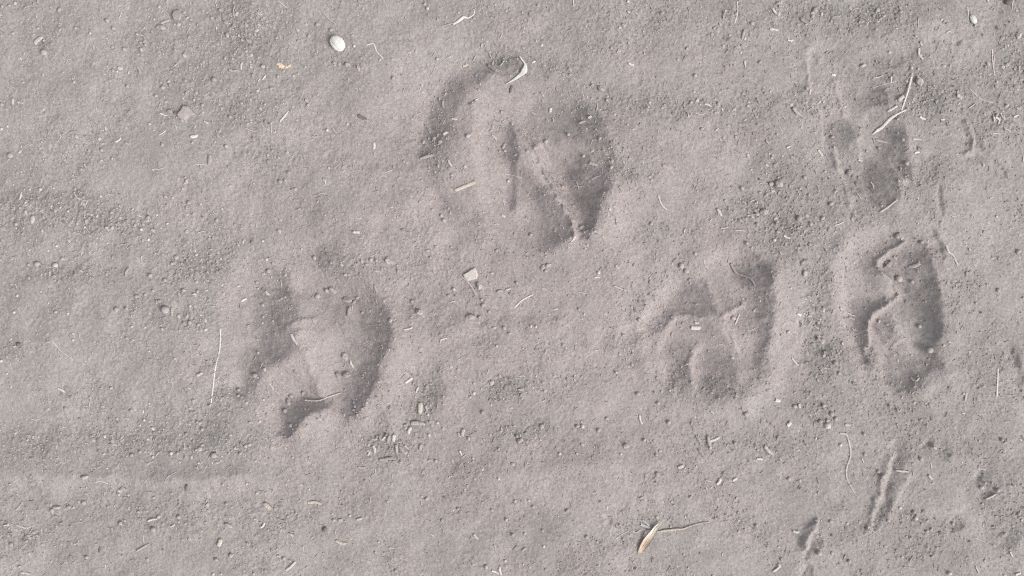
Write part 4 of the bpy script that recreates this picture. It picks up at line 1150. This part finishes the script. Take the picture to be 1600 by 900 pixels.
T = tile(0, 2)
for a in [('p', 8, 270, 22, 300, 38), ('t', 5, 1258, 0, 1275, 28, 1302, 52), ('w', 4, 440, 462, 472, 455, 506, 466), ('p', 3, 270, 213, 300, 203, 335, 213), ('p', 4, 440, 393, 470, 387), ('t', 10, 1440, 557, 1502, 563), ('t', 17, 1237, 558, 1268, 584), ('w', 7, 1240, 648, 1222, 673), ('t', 16, 1038, 722, 1026, 755), ('p', 5, 1308, 660, 1318, 676, 1314, 694),
          ('t', 10, 1570, 735, 1625, 750), ('t', 10, 1383, 832, 1338, 871), ('p', 7, 693, 642, 737, 631), ('p', 7, 800, 666, 822, 654), ('p', 5, 20, 661, 62, 655), ('p', 6, 80, 660, 120, 675, 152, 664), ('t', 6, 98, 884, 142, 892), ('g', 4, 772, 466, 790, 432, 832, 408), ('g', 4, 680, 504, 745, 522), ('g', 7, 640, 782, 700, 746), ('w', 3, 140, 166, 178, 168), ('p', 6, 883, 16, 898, 22), ('w', 3, 490, 848, 491, 866),
          ('w', 6, 665, 124, 666, 140), ('g', 10, 1062, 180, 1092, 218), ('d', 9, 882, 468, 874, 498), ('d', 7, 467, 765, 462, 790), ('p', 4, 430, 195, 455, 205), ('g', 6, 75, 590, 105, 550), ('g', 6, 1300, 630, 1340, 640), ('p', 6, 1455, 725, 1468, 715), ('g', 6, 125, 240, 150, 270), ('p', 4, 725, 340, 738, 325), ('g', 5, 1350, 700, 1375, 690)]:
    S(T, *a)
Pb(T, 's', 943, 215, 10, 935, 305, 13, 945, 287, 9, 1000, 335, 16, 1125, 325, 9, 1110, 30, 10, 1325, 130, 11, 1070, 325, 7, 830, 325, 8, 745, 620, 10, 840, 620, 10, 315, 578, 12, 405, 810, 9, 720, 680, 13, 1330, 815, 9, 1085, 800, 12, 1190, 885, 8, 1015, 820, 10, 515, 20, 9, 920, 180, 8, 610, 125, 9, 1170, 180, 8, 90, 855, 7, 55, 750, 11, 1045, 470, 9, 305, 115, 9, 1410, 45, 10, 1355, 60, 12, 1360, 195, 9, 560, 655, 10, 700, 250, 9, 385, 560, 11, 870, 235, 9, 930, 185, 10, 650, 320, 9, 1150, 290, 9, 610, 335, 9, 1560, 640, 9, 1100, 300, 8, 240, 595, 11, 1060, 560, 8)
Pb(T, 'l', 710, 345, 8, 670, 170, 6, 1155, 468, 6, 1445, 495, 6, 800, 325, 8, 650, 195, 6, 930, 370, 6, 260, 668, 5, 1230, 75, 5, 690, 320, 5, 1000, 888, 7, 695, 92, 5, 360, 555, 6, 500, 395, 5)
pebble(*T(402, 435)[0], 6, 'l', 3.6, -15, label='pale flat oval pebble on the scarp at lower left')
pebble(*T(1520, 682)[0], 3.6, 'd', 4.4, 20)
Cl(T, 's', 1075, 660, 18, 10, 20, 262, 580, 17, 8, 0, 1342, 92, 10, 15, 0, 1590, 640, 12, 9, 0)
S(T, 'p', 6, 1420, 79, 1485, 80, 1535, 62, 1592, 44, label='long pale straw across the lower toe of the leftmost paw print', lift=0.8)

T = tile(1, 2)
for a in [('t', 17, 371, 84, 369, 134), ('p', 7, 361, 12, 349, 40), ('g', 15, 325, 182, 386, 184), ('p', 12, 326, 200, 312, 232), ('p', 13, 247, 236, 243, 270), ('g', 10, 225, 240, 216, 274), ('g', 10, 178, 240, 184, 268), ('g', 10, 255, 286, 258, 324), ('g', 11, 270, 292, 303, 326), ('g', 8, 296, 288, 314, 306), ('g', 11, 174, 357, 236, 348), ('p', 10, 146, 292, 154, 326), ('p', 8, 130, 320, 118, 338), ('g', 13, 374, 282, 368, 310),
          ('w', 3, 156, 400, 148, 430), ('g', 13, 573, 208, 566, 242), ('g', 8, 115, 312, 137, 330), ('g', 7, 75, 390, 108, 395), ('p', 6, 553, 310, 562, 332), ('w', 7, 1394, 148, 1406, 188), ('p', 3, 725, 505, 726, 532), ('p', 9, 618, 704, 637, 728), ('p', 9, 738, 855, 746, 895), ('w', 6, 703, 874, 737, 890), ('p', 3, 134, 525, 132, 555), ('g', 7, 845, 782, 862, 768), ('p', 8, 68, 638, 95, 630), ('p', 3, 236, 425, 232, 460), ('g', 9, 545, 225, 555, 245), ('g', 8, 410, 228, 414, 246), ('g', 9, 395, 100, 400, 125), ('g', 8, 190, 350, 215, 362), ('g', 8, 240, 360, 262, 376), ('p', 7, 205, 245, 190, 262), ('g', 8, 405, 355, 425, 365), ('g', 8, 140, 260, 165, 258), ('t', 13, 1575, 390, 1600, 380), ('p', 4, 748, 200, 747, 225), ('p', 4, 225, 770, 245, 775), ('p', 5, 415, 705, 430, 715)]:
    S(T, *a)
Pb(T, 's', 660, 130, 10, 1200, 215, 10, 1100, 195, 9, 935, 195, 12, 595, 252, 11, 400, 10, 10, 1475, 420, 12, 735, 300, 8, 800, 372, 12, 470, 640, 9, 545, 585, 8, 895, 575, 9, 770, 635, 9, 840, 255, 9, 820, 240, 9, 675, 855, 11, 365, 110, 8, 440, 360, 9, 1385, 45, 10, 1240, 160, 9, 1480, 90, 9, 1530, 180, 11, 1415, 260, 9, 1470, 330, 8, 855, 700, 8, 800, 705, 9, 940, 685, 8, 1145, 712, 9, 250, 880, 9, 1055, 590, 10, 395, 540, 9)
Pb(T, 'l', 1125, 195, 11, 1020, 322, 7, 620, 40, 9, 945, 758, 7, 1305, 325, 6, 875, 545, 6, 735, 440, 6, 930, 258, 5, 170, 745, 6, 35, 620, 6, 765, 830, 7, 850, 845, 5, 700, 95, 6, 410, 238, 7, 615, 345, 6, 1535, 30, 6)
Cl(T, 's', 1330, 290, 14, 12, 0, 830, 262, 12, 9, 0)

T = tile(2, 2)
for a in [('p', 8, 1322, 40, 1317, 78), ('g', 6, 1360, 65, 1360, 92), ('g', 9, 65, 245, 87, 287), ('g', 10, 75, 305, 102, 342), ('g', 12, 120, 245, 130, 296), ('p', 9, 135, 267, 176, 251), ('p', 12, 388, 290, 427, 332), ('w', 8, 353, 352, 380, 356), ('w', 11, 164, 470, 181, 443), ('w', 9, 238, 454, 258, 444), ('g', 9, 190, 420, 222, 442), ('p', 5, 133, 128, 150, 143), ('t', 10, 762, 190, 790, 194), ('w', 11, 520, 690, 546, 691), ('p', 9, 428, 882, 462, 854),
          ('p', 7, 1000, 405, 1058, 409), ('p', 5, 1160, 368, 1163, 396), ('p', 7, 1412, 534, 1452, 508), ('p', 6, 1528, 782, 1542, 808), ('p', 6, 1367, 850, 1382, 882), ('w', 7, 1555, 890, 1578, 882), ('w', 5, 618, 632, 630, 640), ('p', 10, 1150, 425, 1168, 445), ('w', 6, 1575, 265, 1570, 255), ('p', 5, 840, 350, 848, 370), ('p', 4, 740, 405, 742, 420), ('g', 6, 905, 575, 915, 590), ('g', 6, 880, 680, 925, 712), ('p', 5, 1305, 135, 1318, 138), ('p', 5, 110, 448, 135, 458), ('t', 7, 455, 345, 465, 362), ('p', 5, 190, 790, 185, 805), ('p', 5, 1415, 400, 1380, 395), ('g', 6, 755, 825, 765, 800), ('g', 6, 1060, 830, 1080, 805)]:
    S(T, *a)
Pb(T, 's', 1390, 480, 10, 915, 408, 10, 932, 430, 11, 1485, 258, 9, 645, 175, 12, 700, 140, 12, 660, 100, 10, 720, 165, 10, 855, 330, 9, 1115, 350, 11, 455, 850, 9, 300, 140, 14, 250, 280, 9, 525, 105, 11, 640, 790, 12, 700, 790, 9, 1085, 600, 9, 1270, 655, 9, 1510, 700, 9, 1145, 690, 8, 960, 635, 9, 780, 830, 9, 1560, 600, 9, 850, 235, 9, 1120, 170, 8, 500, 445, 9, 350, 665, 9, 40, 530, 9, 1460, 490, 10, 690, 640, 9)
Pb(T, 'l', 1095, 630, 10, 1020, 580, 8, 1185, 300, 9, 770, 650, 7, 1080, 560, 5, 265, 690, 5, 455, 765, 5, 740, 285, 8, 625, 255, 6, 1410, 665, 5, 1245, 882, 10, 140, 895, 6, 1385, 265, 5)
pebble(*T(680, 196)[0], 5.2, 'l', 5.0, 0, rough=0.06, label='round pale pebble left above the wavy grey root')
S(T, 'w', 12, 490, 192, 504, 178); S(T, 'w', 12, 434, 72, 458, 80)
S(T, 'p', 9, 738, 231, 768, 238, 784, 288, 788, 338, 770, 390, 770, 440, 795, 492, 814, 522, label='wavy grey root lying upright below the right prints', prof=([0, .1, .3, .8, 1], [3.2, 3.0, 2.8, 2.2, 1.0]), jag=0.05)

# ---- the two white seeds
def seed(x, y, a, b, ang, ribs, label):
    verts, faces = [], []
    nu, nv = 84, 20
    t = math.radians(ang)
    gz = float(height(x, y))
    zr = b * 0.62
    for i in range(nv + 1):
        th = math.pi * i / nv
        for j in range(nu):
            p = 2 * math.pi * j / nu
            # long axis along the poles; shallow grooves run from pole to pole
            r = math.sin(th) ** 0.9 * (1 - 0.17 * ribs * math.sin(th) ** 0.5 * max(0.0, math.cos(7 * p + 0.6 * math.cos(th))) ** 3)
            lx = a * math.cos(th); ly = b * r * math.cos(p); lz = zr * r * math.sin(p)
            verts.append((x + lx * math.cos(t) - ly * math.sin(t), y + lx * math.sin(t) + ly * math.cos(t), gz + zr * 0.75 + lz))
    for i in range(nv):
        for j in range(nu):
            q = i * nu + j; r_ = i * nu + (j + 1) % nu
            faces.append((q, r_, r_ + nu, q + nu))
    o = build('seed', verts, faces, MAT['x'], True)
    register(o, '', 'seed', None, 0, 0, label)

seed(526.8, 67.2, 13.8, 10.4, 48, 1.0, 'white oval seed with lengthwise ribs near the top edge')
seed(1517.5, 32, 7.6, 4.6, 60, 0.5, 'small white seed near the top right corner beside thin straw')

# ---- golden flakes
for fx_, fy_, r_, an_, lb_ in ((439, 102, 6, 30, 'larger golden husk flake, left one of the pair'), (449.5, 103, 4.6, 150, 'smaller golden husk flake, right one of the pair')):
    o = pebble(fx_, fy_, r_, 'y', r_ * 0.55, an_, 0.3, 0.3, 0.5, lb_ + ' near the ribbed seed', 'soil_clod')
    o.name = 'husk_flake'; o['category'] = 'husk'; del o['group']
o = pebble(187, 107, 4.0, 't', 3.4, 0, 0.25, 0.3, 0.5, 'small tan curled husk above left of the jagged clod', 'soil_clod')
o.name = 'husk_flake'; o['category'] = 'husk'; del o['group']

# ---- the orange dry leaf with its stem
Lz = Z(940, 780, 8.89)
axis_pts = catmull(Lz(500, 765, 550, 690, 610, 590, 680, 490, 750, 390, 825, 305), 5)
gl = float(np.max(height(axis_pts[:, 0], axis_pts[:, 1])))
s = np.linspace(0, 1, len(axis_pts))
hw = np.interp(s, [0, .08, .25, .45, .62, .8, 1], [0.8, 2.6, 5.2, 5.4, 4.6, 4.0, 0.8])
Tn = np.gradient(axis_pts, axis=0); Tn /= np.linalg.norm(Tn, axis=1, keepdims=True)
Nn = np.stack([-Tn[:, 1], Tn[:, 0]], -1)
M = 7
def leaf_sheet(dz):
    out = []
    for i in range(len(s)):
        for j in range(M):
            q = -1 + 2 * j / (M - 1)
            k = q * hw[i] * (1 + 0.06 * math.sin(9 * s[i] + 3 * q))
            z = gl + 1.5 + 2.4 * s[i] * s[i] + 1.9 * abs(q) ** 1.5 * math.sin(math.pi * min(s[i] * 1.05, 1)) + 0.4 * math.sin(14 * s[i] + 2 * q) + dz
            out.append((axis_pts[i, 0] + Nn[i, 0] * k, axis_pts[i, 1] + Nn[i, 1] * k, z))
    return out
top = leaf_sheet(0.45); bot = leaf_sheet(0)
n_ = len(top)
lf = []
R = len(s)
for i in range(R - 1):
    for j in range(M - 1):
        a_ = i * M + j
        lf.append((a_, a_ + 1, a_ + M + 1, a_ + M)); lf.append((n_ + a_, n_ + a_ + M, n_ + a_ + M + 1, n_ + a_ + 1))
edge = [i * M for i in range(R)] + [(R - 1) * M + j for j in range(1, M)] + [i * M + M - 1 for i in range(R - 2, -1, -1)] + [j for j in range(M - 2, 0, -1)]
for i in range(len(edge)):
    a_, b_ = edge[i], edge[(i + 1) % len(edge)]
    lf.append((a_, a_ + n_, b_ + n_, b_))
lo = (1015, 840, gl)
leaf = bpy.data.objects.new('dry_leaf', None)
leaf.empty_display_size = 0.005
leaf.location = (wx_(lo[0]), wy_(lo[1]), lo[2] * PX)
col.objects.link(leaf)
register(leaf, '', 'leaf', None, 0, 0, 'orange dry leaf with a long pale stem near the bottom edge')
build('blade', top + bot, lf, MAT['o'], True, leaf, lo)
rib = [(axis_pts[i, 0], axis_pts[i, 1]) for i in range(0, R, 4)]
v, f = strip_geo(rib, 1.3, thick=0.8, jag=0.05)
v = [(x, y, gl + 2.2 + 2.4 * ((i // 7) / (len(v) / 7)) ** 2 + 0.3 * math.sin(i)) for i, (x, y, z) in enumerate(v)]
build('midrib', v, f, MAT['t'], False, leaf, lo)
v, f = strip_geo(Lz(760, 450, 830, 440, 920, 430, 1040, 418, 1130, 412, 1240, 370, 1370, 336, 1500, 318), 4, thick=0.8, prof=([0, .2, .4, .6, 1], [2.4, 3.2, 3.4, 2.2, 1.0]), jag=0.06, lift=1.2)
build('stem', v, f, MAT['t'], False, leaf, lo)
v, f = strip_geo(Lz(585, 515, 620, 470, 670, 430), 7, thick=0.5, prof=([0, .5, 1], [3.5, 6.5, 4.5]), jag=0.1, lift=0.6)
build('sheath', v, f, MAT['p'], False, leaf, lo)
v, f = strip_geo(Lz(498, 735, 525, 670, 560, 600, 590, 545), 3, thick=0.4, prof=([0, .4, .8, 1], [1.0, 3.0, 2.6, 1.0]), jag=0.08, lift=0.6)
build('blade', v, f, MAT['o'], False, leaf, lo)
v, f = strip_geo(Lz(190, 545, 280, 485, 370, 440), 1.3, lift=0.3)
register(build('straw', v, f, MAT['p'], False), '', 'straw', None, 0, 0, 'hair thin pale straw farthest left of the orange dry leaf')
v, f = strip_geo(Lz(430, 435, 468, 462, 510, 440, 565, 418), 1.3, lift=0.3)
register(build('straw', v, f, MAT['p'], False), '', 'straw', None, 0, 0, 'kinked thin straw between the orange leaf and the thinnest straw')
CHIPM = litter_material('blue_grey_chip', (0.50, 0.51, 0.50), (0.40, 0.41, 0.41), 0.02)
chip = bpy.data.objects.new('wood_chip', None)
chip.empty_display_size = 0.004
cz = float(height(1008, 821))
chip.location = (wx_(1008), wy_(821), cz * PX)
col.objects.link(chip)
register(chip, '', 'wood chip', None, 0, 0, 'forked blue grey chip touching the upper left of the orange leaf')
for nm, pp_, w_ in (('slab', Lz(545, 345, 610, 375, 685, 402), 5.2), ('splinter', Lz(570, 288, 620, 330, 665, 372), 2.6)):
    v, f = strip_geo(pp_, w_, thick=0.45, jag=0.1, lift=0.7)
    build(nm, v, f, CHIPM, False, chip, (1008, 821, cz))

# ------------------------------------------------------------------ the smallest pebbles, beyond the 300 singled out: one object
v_ = np.concatenate([e[0] for e in SMALL])
v_ = np.stack([wx_(v_[:, 0]), wy_(v_[:, 1]), v_[:, 2] * PX], -1)
f_ = np.concatenate([np.array(I2F) + k * len(I2V) for k in range(len(SMALL))])
tone_ = np.repeat([1.62 if e[1] == 'l' else 1.15 for e in SMALL], len(I2V))
pink_ = np.repeat(pink_at(np.array([e[2] for e in SMALL]), np.array([e[3] for e in SMALL])), len(I2V))
go = bpy.data.objects.new('grit', raw_mesh('grit', v_, f_, {'tone': tone_, 'pink': pink_}, True, CRUMB))
col.objects.link(go)
go['kind'] = 'stuff'
go['label'] = 'fine pale grit scattered over the dusty ground'
go['category'] = 'grit'
print('pebbles', sum(o.name.startswith('pebble') for o in bpy.data.objects), 'straw', sum(o.name.startswith('straw') for o in bpy.data.objects))

# ------------------------------------------------------------------ write the labels: rank look-alikes by distance to their landmark
ORD = ['nearest', 'second nearest', 'third nearest', 'fourth nearest', 'fifth nearest', 'sixth nearest', 'seventh nearest', 'eighth nearest', 'ninth nearest', 'tenth nearest']
groups = {}
for o, stem, x, y in THINGS:
    t, cx, cy = where(x, y)
    groups.setdefault(f'{stem}, {t}', []).append((math.hypot(x - cx, y - cy), o))
for lab, lst in groups.items():
    lst.sort(key=lambda e: e[0])
    for i, (d, o) in enumerate(lst):
        if len(lst) == 1:
            o['label'] = lab
        else:
            rank = ORD[i] if i < len(ORD) else f'{i + 1}th nearest'
            ref = 'it' if 'corner' not in lab else 'the corner'
            o['label'] = f'{lab}, {rank}'
print('things', len(THINGS), 'label sets', len(groups))
